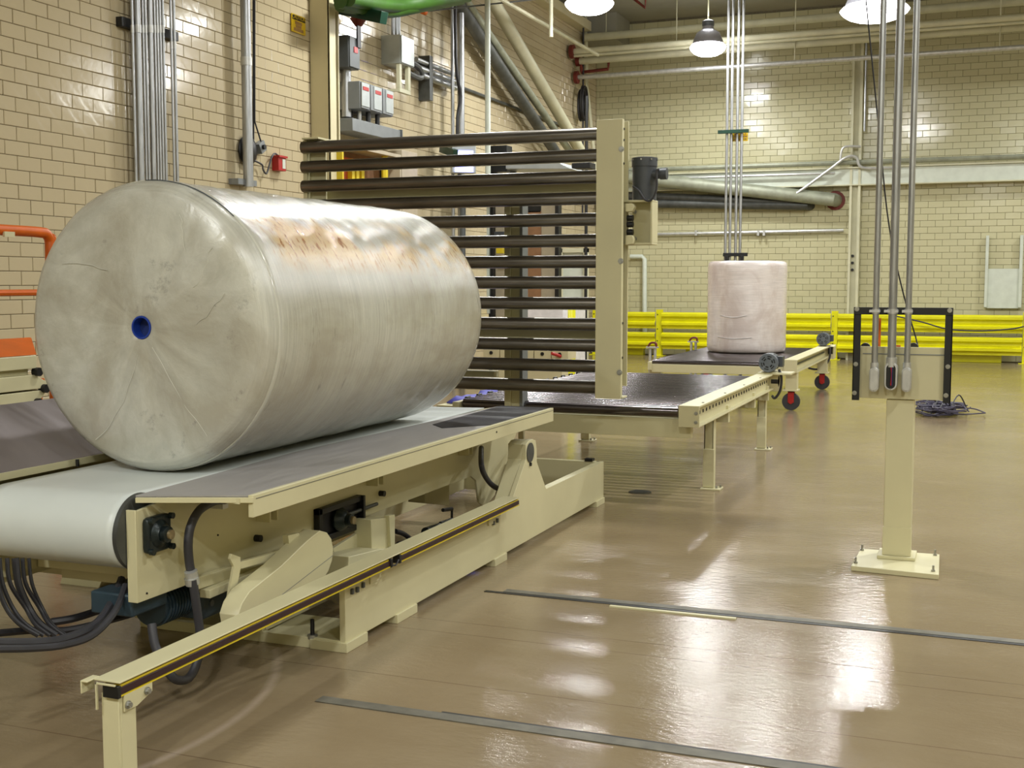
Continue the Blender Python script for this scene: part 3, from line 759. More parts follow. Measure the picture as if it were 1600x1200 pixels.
for i, (a_, b_, lab) in enumerate((((564, 126), (578, 173), 'nearest of the three grey starter boxes on the wall'), ((579, 131), (597, 178), 'middle of the three grey starter boxes on the wall'), ((598, 137), (615, 183), 'farthest of the three grey starter boxes on the wall'))):
    t, p, q, z0, z1 = ebox(a_, b_, .36, M['box_grey'], lab, 'starter_box')
    t['group'] = 'grey starter boxes'
    MB().box(WLX + .36, WLX + .37, q.y - .25, q.y - .02, z0 + .04, z1 - .02).build('front_strip', M['box_light'], t)
    MB().box(WLX + .368, WLX + .376, q.y - .22, q.y - .05, z1 - .12, z1 - .07).build('red_label', M['red'], t)
    if i < 2:
        for k in range(3): MB().cyl((WLX + .1 + .08 * k, p.y + .15 + .12 * k, z0), (WLX + .1 + .08 * k, p.y + .15 + .12 * k, z0 - .3), .035, n=10).build('conduit_stub', M['galv_flat'] if k % 2 else M['black'], t)
p, q = PX(-8.15, 551, 184), PX(-8.15, 626, 216)
z1 = p.z; z0 = PX(-8.15, 551, 204).z
t = thing('wireway', (-8.3, p.y, z0), 'long grey wireway trough under the grey starter boxes', 'wireway')
MB().box(WLX, -8.15, p.y - .0, q.y, z0, z1).build('trough', M['box_grey'], t, .006)
MB().box(WLX, -8.13, q.y, q.y + .03, z0 - .01, z1 + .01).build('end_plate', M['box_dark'], t)
# long conduits along the left wall
for i, (a_, b_, r, lab) in enumerate((((650, 92), (712, 118), .04, 'upper of the conduits running along the left wall to the hangers'), ((650, 103), (712, 130), .05, 'middle conduit running along the left wall behind the light box'), ((650, 113), (712, 139), .05, 'lower of the conduits running along the left wall to the hangers'))):
    p, q = PX(-8.35, *a_), PX(-8.35, *b_); p.z = q.z = (p.z + q.z) / 2
    tag(MB().tube([p, q], r, 10).build('wall_conduit', M['galv']), lab, 'conduit')
p = PX(-8.4, 665, 108); tag(MB().box(WLX, -8.3, p.y - .06, p.y + .06, p.z - .5, p.z + .2).build('strut_bracket', M['dark_steel_beam']), 'dark upright strut carrying the long wall conduits', 'bracket')
p, q = PX(-8.45, 712, 135), PX(-8.45, 905, 205); p.z = q.z = (p.z + q.z) / 2
tag(MB().tube([p, q], .03, 8).build('wall_conduit', M['dark_steel_beam']), 'thin dark conduit running on along the left wall to the corner', 'conduit')
# vertical hangers at px 705-725
for px, r, mt, lab in ((707, .03, 'galv', 'thin galvanised conduit, left of the two uprights beside the lit screen'), (720, .06, 'galv', 'thick galvanised conduit, right of the two uprights beside the lit screen')):
    p = PX(-8.2, px, 100); tag(MB().tube([(-8.2, p.y, .02), (-8.2, p.y, CZ)], r, 10).build('vertical_conduit', M[mt]), lab, 'conduit')
p = PX(-8.1, 712, 60)
tag(MB().tube([(-8.1, p.y, CZ), (-8.1, p.y, PX(-8.1, 712, 90).z), (-8.08, p.y + .15, PX(-8.1, 716, 150).z), (-8.1, p.y + .05, PX(-8.1, 714, 205).z), (-8.1, p.y + .3, 2.2)], .03, 8, 4).build('drop_cable', M['rubber']), 'slack black cable hanging along the galvanised uprights', 'cable')
p = PX(-7.6, 762, 100)
tag(MB().tube([(-7.6, p.y, PX(-7.6, 762, 300).z), (-7.6, p.y, CZ)], .045, 10).build('vertical_pipe', M['white_paint']), 'white upright pipe in front of the sloping pipes', 'pipe')
# green cable tray top left
p, q = PX(-7.9, 535, 10), PX(-7.9, 600, 22)
t = thing('cable_tray', (-8.0, p.y, p.z), 'green cable tray with thick green cables at the top left', 'cable tray')
p = PX(-8.2, 540, 18); q = PX(-7.6, 600, 27)
MB().beam(PX(-8.3, 535, 14), PX(-7.5, 600, 28), .12, .16).build('bracket_arm', M['green'], t, .004)
for k, (a_, b_, c_) in enumerate((((532, 6), (580, 12), (700, -2)), ((532, 0), (600, 16), (720, -4)), ((545, -3), (620, 8), (730, -8)))):
    pts = [PX(-8.0 + .12 * k, *a_), PX(-7.9 + .12 * k, *b_), PX(-7.6 + .12 * k, (b_[0] + c_[0]) / 2, (b_[1] + c_[1]) / 2 + 1), PX(-7.4 + .1 * k, *c_)]
    MB().tube(pts, .11, 10, 5).build('green_cable', M['green_cable'], t)
c = PX(-8.3, 560, 24)
MB().lathe([(.08, 0), (.12, .05), (.05, .15)], c, (0, 0, -1), 12).build('red_fitting', M['rust'], t)

# lit operator screen
c = PX(-7.9, 725, 250)
t = thing('operator_screen', c, 'small operator panel with a bright bluish lit screen on the left wall', 'screen')
fn = Vector((.55, -.83, 0)).normalized(); Rz = Matrix.Rotation(math.atan2(fn.y, fn.x) , 3, 'Z')
MB().cbox(c - fn * .08 + Vector((0, 0, .08)), .16, .40, .58, Rz).build('housing', M['box_light'], t, .01)
MB().cbox(c + fn * .005 + Vector((0, 0, -.02)), .01, .30, .34, Rz).build('display', M['screen'], t)
MB().cbox(c + fn * .01 + Vector((0, 0, .30)), .05, .38, .10, Rz).build('hood', M['white_paint'], t, .005)
MB().tube([c - fn * .1 + Vector((0, 0, -.3)), (c.x - .1, c.y + .1, 0.01)], .05, 10).build('pedestal', M['box_dark'], t)
c2 = PX(-8.2, 695, 235); tag(MB().beam(PX(-8.4, 690, 232), PX(-7.95, 712, 240), .08, .12).build('wall_bracket', M['green']), 'short green support arm reaching to the lit screen', 'bracket')

# control cabinet with wooden door behind the gate (opening with orange inside)
a, b = PX(-8.1, 537, 228), PX(-8.1, 625, 245)
zb = .0
ct = thing('wall_cabinet', (-8.3, a.y, 0), 'open cabinet with orange brown interior and yellow posts against the left wall', 'cabinet')
zt = PX(-8.1, 537, 228).z
MB().box(-8.49, -8.44, a.y, b.y, 0, zt).build('back_panel', M['brown'], ct)
MB().box(-8.44, -8.1, a.y - .04, a.y, 0, zt).build('side_panel', M['yellow_strip'], ct, .004)
MB().box(-8.44, -8.1, b.y, b.y + .04, 0, zt).build('side_panel', M['tan'], ct, .004)
MB().box(-8.46, -8.1, a.y - .04, b.y + .04, zt, zt + .05).build('top_panel', M['tan'], ct, .004)
orangem = simple('orange_interior', (176, 74, 16), .5, var=.15)
MB().box(-8.44, -8.4, a.y + .1, b.y - .6, 1.0, zt - .08).build('inner_panel', orangem, ct)
for px in (600, 597):
    pass
p = PX(-8.2, 601, 250); MB().tube([(-8.2, p.y, 1.0), (-8.2, p.y, zt)], .05, 8).build('yellow_post', M['yellow_strip'], ct)
for px in (555, 562, 570): p = PX(-8.3, px, 250); MB().box(-8.4, -8.33, p.y - .04, p.y + .04, 2.6, zt - .1).build('breaker_strip', M['yellow_strip'], ct)
p = PX(-8.3, 617, 250); MB().box(-8.42, -8.34, p.y - .25, p.y + .25, 1.0, zt - .05).build('dark_opening', M['black'], ct)
a2 = PX(-8.25, 628, 235); b2 = PX(-8.25, 652, 250)
tag(MB().box(-8.49, -8.25, a2.y, b2.y, 0, PX(-8.25, 628, 234).z).build('wall_cabinet', M['tan'], None, .006), 'plain tan cabinet right of the open orange brown cabinet', 'cabinet')

# machine seen through the gate (stretch wrapping station)
def yb(y, x0, x1, ya, yb_, dep=.1):
    """box on plane Y=y covering px x0..x1, py ya..yb_"""
    p, q = PY(y, x0, ya), PY(y, x1, yb_)
    return p.x, q.x, y, y + dep, q.z, p.z
Ym = 19.0
wt = thing('wrapping_station', (PY(Ym, 820, 400).x, Ym, 0), 'tall wrapping station with black mast and brown panels behind the roller frame', 'machine')
def part(name, x0, x1, ya, yb_, mat, dy=0, dep=.12, floor=False):
    x0_, x1_, y0_, y1_, z0_, z1_ = yb(Ym + dy, x0, x1, ya, yb_, dep)
    return MB().box(x0_, x1_, y0_, y1_, 0 if floor else z0_, z1_).build(name, mat, wt, .005)
part('mast', 763, 771, 230, 488, M['black'], 0, .2, True)
part('mast_head', 763, 792, 228, 268, M['black'], -.05, .25)
part('panel', 772, 788, 318, 470, M['tan'], .1, .08, True)
part('brown_panel', 816, 845, 330, 475, M['brown'], .1, .08, True)
part('dark_opening', 816, 845, 316, 332, M['black'], .1, .1)
part('tan_panel', 845, 867, 318, 475, M['tan'], .12, .08, True)
part('mast', 867, 873, 316, 400, M['black'], .0, .15, True)
part('rail', 760, 764, 228, 490, M['white_paint'], -.05, .1)
part('drive_box', 772, 787, 362, 372, M['motor_dark'], -.1, .2)
part('hub', 775, 785, 386, 396, M['yellow_strip'], -.2, .1)
p, q = PY(18.5, 790, 235), PY(18.5, 890, 262)
tg = thing('boom_arm', (p.x, 18.5, 0), 'flat grey boom arm reaching right from the black mast', 'boom arm')
MB().prism([PY(18.5, 790, 240), PY(18.5, 870, 252), PY(18.5, 893, 264), PY(18.5, 790, 264)], (0, .9, 0)).build('arm_cover', M['box_light'], tg, .01)
MB().prism([PY(18.4, 893, 255), PY(18.4, 922, 253), PY(18.4, 922, 263), PY(18.4, 893, 263)], (0, .3, 0)).build('arm_head', M['black'], tg, .01)
MB().tube([(PY(18.9, 800, 300).x, 18.95, .01), (PY(18.9, 800, 300).x, 18.95, PY(18.9, 800, 250).z)], .06, 10).build('column', M['dark_steel_beam'], tg)
a, b = PY(21.5, 880, 395), PY(21.5, 912, 478)
dt = thing('access_door', (a.x, 21.5, 0), 'pale green white access door with frame between the uprights', 'door')
MB().box(a.x, b.x, 21.5, 21.54, .02, a.z).build('leaf', M['white_paint'], dt, .004)
MB().box(a.x - .08, a.x, 21.46, 21.56, 0, a.z + .08).box(b.x, b.x + .08, 21.46, 21.56, 0, a.z + .08).box(a.x - .08, b.x + .08, 21.46, 21.56, a.z, a.z + .08).build('frame', M['white_pipe'], dt, .003)
p = PY(21, 916, 300)
tag(MB().tube([(p.x, 21, .01), (p.x, 21, PY(21, 916, 150).z)], .03, 8).build('upright_pole', M['black']), 'thin black upright pole just left of the tall cream roller frame post', 'pole')
# wrapped pallet load
a, b = PY(17.0, 815, 477), PY(17.0, 884, 520)
tag(MB().box(a.x, b.x, 17.0, 18.0, .0, a.z).build('wrapped_load', M['film'], None, .05), 'white film wrapped load behind the roller frame', 'wrapped load')
p = PY(17.2, 888, 478)
tag(MB().lathe([(.11, 0), (.11, p.z - .05), (.08, p.z), (.02, p.z + .02)], (p.x, 17.2, 0), (0, 0, 1), 20).build('bollard', M['yellow']), 'round yellow bollard beside the white wrapped load', 'bollard')
# low valve boxes beside table
Yv = 13.6
a, b = PY(Yv, 755, 543), PY(Yv, 889, 562)
vt = thing('valve_cabinet', (a.x, Yv, 0), 'low cream valve cabinet with round holes behind the roller frame', 'cabinet')
n_ = 5
for k in range(n_):
    xa = a.x + (b.x - a.x) * k / n_; xb = a.x + (b.x - a.x) * (k + 1) / n_ - .01
    MB().box(xa, xb, Yv, Yv + .3, b.z - .0, a.z).build('module', M['cream_wall'], vt, .004)
    xm = (xa + xb) / 2; MB().cyl((xm, Yv - .01, (a.z + b.z) / 2), (xm, Yv + .01, (a.z + b.z) / 2), .022, n=10).build('port', M['black'], vt)
MB().box(a.x + .1, b.x - .1, Yv + .05, Yv + .28, 0, b.z).build('stand', M['cream_wall'], vt, .004)
p = PY(Yv - .1, 862, 552); MB().cyl(p, p + Vector((.08, .1, -.04)), .02, n=10).build('valve_handle', M['red'], vt)

# ================================================================== ROLLER TABLE 1 (near)
t = thing('roller_table', (-2.9, 10.4, 0), 'long cream roller table of dark steel rollers behind the tilting conveyor', 'roller table')
T1Y0, T1Y1, T1X0, T1X1, RZ = 8.70, 12.12, -3.86, -1.90, .70
# right rail as a C channel open to +X
MB().box(-2.055, -1.90, T1Y0, T1Y1, .745, .76).build('rail_flange', M['cream'], t, .002)
MB().box(-1.99, -1.90, T1Y0, T1Y1, .60, .613).build('rail_flange', M['cream'], t, .002)
MB().box(-1.965, -1.95, T1Y0 + .012, T1Y1, .613, .745).build('rail_web', M['cream'], t)
ep = MB().box(-2.055, -1.90, T1Y0 - .012, T1Y0, .60, .76).build('end_plate', M['cream'], t, .002)
for z in (.638, .705): bolt(ep, (-1.925, T1Y0 - .012, z), (0, -1, 0), .009, .012)
for k in range(28):
    yy = T1Y0 + .10 + k * .122
    if yy > T1Y1 - .05: break
    MB().cyl((-2.08, yy, RZ), (T1X0 + .03, yy, RZ), .0415, n=20).build('roller', M['steel'], t)
    MB().cyl((-1.945, yy, RZ - .01), (-1.951, yy, RZ - .01), .014, n=10).build('shaft_end', M['black'], t)
for k in range(4):
    yy = T1Y0 + .25 + k * .85; MB().cyl((-1.93, yy, .76), (-1.93, yy, .766), .01, n=8).build('bolt', M['bolt'], t)
MB().box(T1X0 - .03, T1X0 + .02, T1Y0, T1Y1, .58, .72).build('left_rail', M['cream'], t, .002)
for k in range(14): MB().cyl((T1X0 - .0, T1Y0 + .2 + k * .24, .735), (T1X0 + .0, T1Y0 + .28 + k * .24, .735), .012, n=8).build('chain_guard', M['black'], t)
for yy in (T1Y0 + .12, 9.95, 11.2, T1Y1 - .15): MB().box(T1X0, -1.99 if yy < 9 else -1.93, yy, yy + .07, .50, .645).build('cross_beam', M['cream'], t, .003)
for xx, sx in ((-1.985, 1), (T1X0 + .03, -1)):
    for yy in (9.52, 12.02):
        lg = MB().box(xx - .055, xx + .02, yy, yy + .012, .015, .60).box(xx + .012, xx + .024, yy, yy + .08, .015, .60).box(xx - .055, xx - .045, yy, yy + .05, .015, .6).build('leg', M['cream'], t, .002)
        MB().box(xx - .06, xx + .03, yy - .01, yy - .002, .02, .33).build('leg_sleeve', M['cream'], lg, .002)
        MB().box(xx - .075, xx + .085, yy - .04, yy + .11, 0, .014).build('foot_plate', M['cream'], lg, .002)
        for dx in (.05, .07): MB().cyl((xx + dx, yy + .0 + (dx - .05) * 3, .014), (xx + dx, yy + (dx - .05) * 3, .035), .010, n=6).build('anchor_bolt', M['bolt'], lg)
# motor at the far end
def motor(parent_loc, c, r, L, label, name='drive_motor', mat='motor'):
    t = thing(name, (c[0], c[1], c[2] - r), label, 'motor')
    x, y, z = c
    MB().lathe([(.01, 0), (r * .97, .0), (r, .02), (r, .06)], c, (0, 1, 0), 28).build('fan_cover', M[mat], t)
    MB().lathe([(r * .9, .06), (r * .9, L), (r * .5, L + .02), (r * .3, L + .05)], c, (0, 1, 0), 28).build('stator', M['motor_dark'], t)
    m = MB()
    for k in range(6):
        a = k * math.pi / 3 + .3
        for rr, hw in ((r * .45, .012), (r * .68, .017)):
            for da in (-.22, 0, .22):
                cx, cz = x + rr * math.cos(a + da), z + rr * math.sin(a + da)
                m.cyl((cx, y - .002, cz), (cx, y + .001, cz), r * .075, n=6)
    m.build('grille_holes', M['black'], t)
    m = MB()
    for k in range(16):
        a = k * math.pi / 8
        m.beam((x + r * .92 * math.cos(a), y + .07, z + r * .92 * math.sin(a)), (x + r * .92 * math.cos(a), y + L - .02, z + r * .92 * math.sin(a)), .01, .01)
    m.build('cooling_fins', M['motor_dark'], t)
    MB().box(x + r * .7, x + r * 1.35, y + .1, y + .22, z - .04, z + .06).build('terminal_box', M['motor_dark'], t, .004)
    MB().box(x - r * .8, x + r * .8, y + .05, y + L, z - r * 1.12, z - r * .98).build('mount_foot', M['cream'], t, .003)
    return t
c = PY(12.0, 1200, 567)
mt1 = motor(None, (c.x, 12.0, c.z), .095, .26, 'grey drive motor on the far corner of the near roller table')
MB().box(-2.05, -1.72, 12.02, 12.3, .755, c.z - .1).build('drive_plate', M['cream'], t, .003)
MB().cyl((-1.93, 12.18, .68), (-1.86, 12.18, .68), .055, n=18).build('sprocket', M['black'], t)
MB().box(-1.96, -1.86, 12.13, 12.34, .58, .78).build('gear_bracket', M['cream'], t, .003)
pts = [PY(12.15, *q) for q in ((1217, 577), (1221, 590), (1219, 610), (1211, 622), (1206, 618))]
tag(MB().tube(pts, .013, 8, 4).build('motor_cable', M['rubber_grey']), 'grey flexible cable looping down from the near table motor', 'cable')

# ================================================================== ROLLER TABLE 2 (on castors)
A = PZ(.67, 1225, 562); B = PY(A.y, 1012, 564)
C2 = PZ(.67, 1278, 540)
t2 = thing('roller_table', (A.x, A.y, 0), 'smaller wheeled roller table carrying the standing roll', 'roller table')
ex = Vector((A.x - B.x, A.y - B.y, 0)); W2 = ex.length; ex.normalize()
eyv = Vector((0, 1, 0)); ex = Vector((1, 0, 0)); L2 = 3.9
O2 = Vector((A.x, A.y, 0))
def L2P(u, v, z): return O2 + ex * u + eyv * v + Vector((0, 0, z))
def lbox(m, u0, u1, v0, v1, z0, z1):
    vs = [L2P(u, v, z) for z in (z0, z1) for v in (v0, v1) for u in (u0, u1)]
    return m.add(vs, [(0, 2, 3, 1), (4, 5, 7, 6), (0, 1, 5, 4), (2, 6, 7, 3), (0, 4, 6, 2), (1, 3, 7, 5)])
lbox(lbox(MB(), 0, .17, 0, L2, .655, .67), .09, .17, 0, L2, .50, .515).build('rail_flange', M['cream'], t2)
lbox(MB(), .09, .105, .012, L2, .515, .655).build('rail_web', M['cream'], t2)
lbox(MB(), 0, .17, -.012, 0, .50, .67).build('end_plate', M['cream'], t2, .002)
lbox(MB(), .105, .12, .2, L2 - .5, .58, .6).build('slot_bar', M['motor_dark'], t2)
for k in range(32):
    v = .08 + k * .122
    if v > L2 - .1: break
    MB().cyl(L2P(-.02, v, .588), L2P(-W2 + .05, v, .588), .0415, n=16).build('roller', M['steel'], t2)
lbox(MB(), -W2, -W2 + .05, 0, L2, .49, .60).build('left_rail', M['cream'], t2, .002)
lbox(MB(), -W2 + .05, 0, .02, .08, .46, .57).build('cross_beam', M['cream'], t2, .003)
lbox(MB(), -W2 + .05, 0, L2 - .2, L2 - .14, .46, .57).build('cross_beam', M['cream'], t2, .003)
for u in (.03, -W2 + .02):
    for v in (.08, L2 - .5):
        lg = lbox(MB(), u - .02, u + .13, v, v + .14, .275, .50).build('leg', M['cream'], t2, .003)
        lbox(MB(), u - .05, u + .15, v - .02, v + .16, .255, .275).build('leg_plate', M['cream'], lg, .002)
        c = L2P(u + .05, v + .07, .115)
        MB().cyl(c - eyv * .03, c + eyv * .03, .115, n=26).build('wheel', M['rubber_grey'], lg)
        lbox(lbox(lbox(MB(), u + .01, u + .09, v + .028, v + .036, .10, .255), u + .01, u + .09, v + .104, v + .112, .10, .255), u + .01, u + .09, v + .028, v + .112, .235, .255).build('fork', M['red'], lg, .003)
        MB().cyl(c - eyv * .05, c + eyv * .05, .03, n=14).build('axle_hub', M['red'], lg)
c = L2P(.07, L2 - .35, .80)
mt2 = motor(None, (c.x, c.y, PY(c.y, 1285, 530).z), .105, .28, 'grey drive motor on the far corner of the wheeled roller table')
lbox(MB(), -.02, .24, L2 - .4, L2 - .02, .67, PY(c.y, 1285, 530).z - .115).build('drive_plate', M['cream'], t2, .003)
MB().cyl(L2P(.13, L2 - .15, .6), L2P(.2, L2 - .15, .6), .06, n=18).build('sprocket', M['black'], t2)
lbox(MB(), .1, .2, L2, L2 + .3, .45, .67).build('gear_bracket', M['cream'], t2, .003)
pts = [PY(c.y - .1, *q) for q in ((1297, 543), (1296, 560), (1288, 572), (1276, 577), (1263, 575))]
tag(MB().tube(pts, .016, 8, 4).build('motor_cable', M['rubber_grey']), 'grey cable looping down from the wheeled table motor', 'cable')
# clamps with red straps on the left side of table 2
for (px, py, yv, lab) in ((1019, 536, 16.2, 'small steel clamp post with a red strap at the near left table corner'), (1083, 528, 18.4, 'small steel clamp post with a red strap at the far left table side')):
    a = PY(yv, px, py + 20); top = PY(yv, px, py)
    k = thing('clamp_post', (a.x, yv, .0), lab, 'clamp')
    MB().cyl((a.x - .03, yv, .0), (a.x - .03, yv, top.z - .06), .02, n=10).build('pin', M['galv_flat'], k)
    MB().cyl((a.x + .04, yv, .0), (a.x + .04, yv, top.z - .06), .02, n=10).build('pin', M['galv_flat'], k)
    MB().box(a.x - .08, a.x + .08, yv - .04, yv + .04, top.z - .07, top.z - .05).build('cross_plate', M['galv_flat'], k)
    MB().tube([(a.x - .06, yv, top.z - .05), (a.x - .02, yv, top.z), (a.x + .05, yv, top.z), (a.x + .06, yv, top.z - .05)], .015, 8, 4).build('strap', M['rust'], k)

# ------------------------------------------------------------------ standing roll
import mathutils.noise as mn
f0 = PZ(.63, 1165, 553); rr2 = .592
Rc = Vector((f0.x - rr2 * .36 * 0.9, f0.y + rr2 * .93, .672)); 
Rc = PZ(.63, 1166, 553) + Vector((-math.sin(math.radians(10.6)), math.cos(math.radians(10.6)), 0)) * rr2; Rc.z = .631
hr = PY(Rc.y, 1166, 408).z - .631
prof = [(.05, .04), (.055, 0), (.45, .0), (.55, .004), (.575, .03), (.585, .07)] + [(.585 + .003 * math.sin(k * 2.1), .07 + (hr - .15) * k / 14) for k in range(1, 14)] + [(.585, hr - .08), (.575, hr - .03), (.54, hr - .004), (.42, hr - .012), (.08, hr - .01), (.05, hr - .04)]
def wob(k, th): return 1 + .004 * mn.noise(Vector((math.cos(th) * 2.5, math.sin(th) * 2.5, k * .35)))
sr = thing('paper_roll', (Rc.x, Rc.y, Rc.z), 'pinkish white wrapped paper roll standing upright on the wheeled table', 'paper roll')
o = MB().lathe([(r, -t_) for r, t_ in reversed([(r, hr - t_ - hr) if False else (r, t_) for r, t_ in prof])], (0, 0, 0), (0, -1, 0), 72, wob).build('wrapped_body', M['roll_pink'], sr, 0, ang=60)
o.matrix_parent_inverse = Matrix.Identity(4); o.rotation_euler = (math.radians(90), 0, math.radians(40)); o.location = (0, 0, 0)
def band(z, lab='film_crease', a0=-140, a1=-60, sag=.03):
    pts = []
    for i in range(19):
        a = math.radians(a0 + (a1 - a0) * i / 18); s = math.sin(math.pi * i / 18)
        pts.append((Rc.x + .588 * math.cos(a), Rc.y + .588 * math.sin(a), Rc.z + z - sag * s))
    MB().tube(pts, .004, 6).build(lab, M['film'], sr)
band(.24, a0=-125, a1=-72, sag=.02); band(.56, a0=-120, a1=-80)

# ------------------------------------------------------------------ far hanging conduits (second control drop)
Yd = 21.0
dt = thing('control_drop', (PY(Yd, 1147, 300).x, Yd, 0), 'four slim conduits dropping from the ceiling behind the standing roll', 'conduit drop')
for px in (1134.5, 1141.5, 1150.5, 1157.5):
    p = PY(Yd, px, 300); MB().tube([(p.x, Yd, .9), (p.x, Yd, CZ)], .024, 8).build('conduit', M['galv'], dt)
a, b = PY(Yd - .05, 1122, 207), PY(Yd - .05, 1170, 204); z = (a.z + b.z) / 2
MB().box(a.x, b.x, Yd - .08, Yd - .03, z - .03, z + .03).build('strut', M['green'], dt, .003)
a, b = PY(Yd - .05, 1130, 398), PY(Yd - .05, 1168, 398)
MB().box(a.x, b.x, Yd - .08, Yd - .03, a.z - .03, a.z + .03).build('strut', M['black'], dt, .003)
for px in (1136, 1160): p = PY(Yd - .06, px, 400); MB().box(p.x - .025, p.x + .025, Yd - .09, Yd - .04, 0, p.z).build('frame_post', M['black'], dt, .003)
a, b = PY(Yd + .02, 1144, 207), PY(Yd + .02, 1168, 220)
sg = tag(MB().box(a.x, b.x, Yd + .04, Yd + .05, b.z, a.z).build('warning_sign', M['yellow_sign'], dt), 'small yellow warning plate behind the conduits')
m = MB()
for k in range(3):
    for i in range(5): m.box(a.x + .03 + i * .047, a.x + .055 + i * .047 + .01 * (k % 2), Yd + .035, Yd + .04, b.z + .025 + k * .045, b.z + .045 + k * .045)
m.build('small_print', M['brown'], sg)['kind'] = 'stuff'

# ================================================================== CONTROL STAND (near, right)
cs = thing('control_stand', (-.43, 7.45, 0), 'cream floor post carrying a black framed control panel with conduits above', 'control stand')
Ys = 7.45
bp = MB().prism([PZ(.03, 1330, 884) , PZ(.03, 1467, 898), PZ(.03, 1468, 866), PZ(.03, 1345, 857)], (0, 0, -.03)).build('base_plate', M['cream'], cs, .003)
for q in ((1337, 880), (1458, 893), (1461, 868), (1347, 860)):
    p = PZ(.03, *q); MB().cyl(p, p + Vector((0, 0, .035)), .006, n=8).cyl(p, p + Vector((0, 0, .01)), .012, n=6).build('anchor_bolt', M['bolt'], bp)
a, b = PY(Ys - .08, 1379, 868), PY(Ys - .08, 1421, 868)
x0, x1 = PY(Ys - .08, 1379, 865).x, PY(Ys - .08, 1422, 865).x
MB().box(x0, x1, Ys - .08, Ys + .08, .03, .98).build('post', M['cream'], cs, .004)
MB().box(x0 - .03, x1 + .03, Ys - .11, Ys + .11, .03, .05).build('post_shoe', M['cream'], cs, .003)
MB().box(x0 - .003, x1 + .003, Ys - .083, Ys - .06, .05, .22).build('access_cover', M['cream'], cs, .002)
# panel
a, b = PY(Ys - .1, 1343, 541), PY(Ys - .1, 1479, 626)
pb = MB().box(a.x, b.x, Ys - .1, Ys - .09, b.z, a.z).build('back_panel', M['cream'], cs, .002)
MB().box(a.x + .03, b.x - .03, Ys - .09, Ys + .02, b.z + .02, a.z - .02).build('enclosure', M['cream'], cs, .004)
for px in (1352, 1427): p = PY(Ys + .03, px, 541); MB().cyl((p.x, Ys + .02, p.z - .01), (p.x, Ys + .06, p.z - .01), .03, n=16).build('button', M['black'], cs)
MB().box(a.x + .02, b.x - .02, Ys - .104, Ys - .1, a.z - .045, a.z - .04).build('seam', M['box_grey'], pb)
# black angle frame
zt = PY(Ys - .12, 1345, 480).z; zl = PY(Ys - .12, 1335, 625).z
xl0, xl1 = PY(Ys - .12, 1334, 500).x, PY(Ys - .12, 1345.5, 500).x
xr0, xr1 = PY(Ys - .12, 1477, 500).x, PY(Ys - .12, 1489, 500).x
MB().box(xl0, xl1, Ys - .125, Ys - .118, zl, zt).box(xl0, xl0 + .006, Ys - .125, Ys - .09, zl, zt).build('frame_angle', M['black'], cs, .001)
MB().box(xr0, xr1, Ys - .125, Ys - .118, zl, zt).box(xr1 - .006, xr1, Ys - .125, Ys - .09, zl, zt).build('frame_angle', M['black'], cs, .001)
MB().box(xl0, xr1, Ys - .133, Ys - .126, zt - .042, zt).box(xl0, xr1, Ys - .126, Ys - .1, zt - .006, zt).build('frame_angle', M['black'], cs, .001)
for px, py in ((1339, 483), (1484, 485), (1337, 569), (1481, 573), (1335, 614), (1478, 618)):
    p = PY(Ys - .13, px, py); bolt(cs, (p.x, Ys - (.133 if py < 500 else .125), p.z), (0, -1, 0), .009, .009)
# conduits with fittings
for px_t, px_b, py_b, r, opened in ((1377, 1366.7, 568, .0175, False), (1404, 1393, 560, .0235, True), (1427.5, 1417.5, 568, .0175, False)):
    xb = PY(Ys - .17, px_b, 560).x
    zb = PY(Ys - .17, px_b, py_b).z
    MB().tube([(xb, Ys - .17, zb - .02), (xb, Ys - .17, CZ)], r, 16).build('conduit', M['galv'], cs)
    MB().box(xb - r * 2.0, xb + r * 1.3, Ys - .195, Ys - .128, zt - .028, zt - .014).cyl((xb, Ys - .17, zt - .036), (xb, Ys - .17, zt - .008), r * 1.25, n=16).build('conduit_clamp', M['galv_flat'], cs)
    # LB fitting: rounded slot body
    L = .145 if not opened else .165; rw = r * 1.55
    def slot(rw, z_top, z_bot, y, n=10):
        pts = []
        for i in range(n + 1):
            a = math.pi * i / n; pts.append(Vector((xb + rw * math.cos(a), y, z_top - rw + rw * math.sin(a))))
        for i in range(n + 1):
            a = math.pi + math.pi * i / n; pts.append(Vector((xb + rw * math.cos(a), y, z_bot + rw + rw * math.sin(a))))
        return pts
    ft = MB().prism(slot(rw, zb - .02, zb - .02 - L, Ys - .195), (0, .06, 0)).build('conduit_fitting', M['galv_flat'], cs, .004)
    MB().cyl((xb, Ys - .17, zb - .05), (xb, Ys - .17, zb + .005), r * 1.3, n=16).build('hub', M['galv_flat'], ft)
    if opened:
        MB().prism(slot(rw * .72, zb - .033, zb - .01 - L, Ys - .1965), (0, .002, 0)).build('open_mouth', M['black'], ft)
        for dx, mt in ((-.006, 'maroon'), (.002, 'red'), (.008, 'blue_dark')):
            MB().tube([(xb + dx, Ys - .198, zb - .05), (xb + dx * .3 + .004, Ys - .201, zb - .09), (xb + dx * .9, Ys - .198, zb - L + .01)], .0035, 6, 4).build('wire', M[mt], ft)
    else:
        MB().prism(slot(rw * .8, zb - .03, zb - .012 - L, Ys - .199), (0, .005, 0)).build('cover', M['galv_flat'], ft, .002)
    MB().cyl((xb, Ys - .2, zb - L - .012), (xb, Ys - .19, zb - L - .012), .004, n=8).build('screw', M['bolt'], ft)
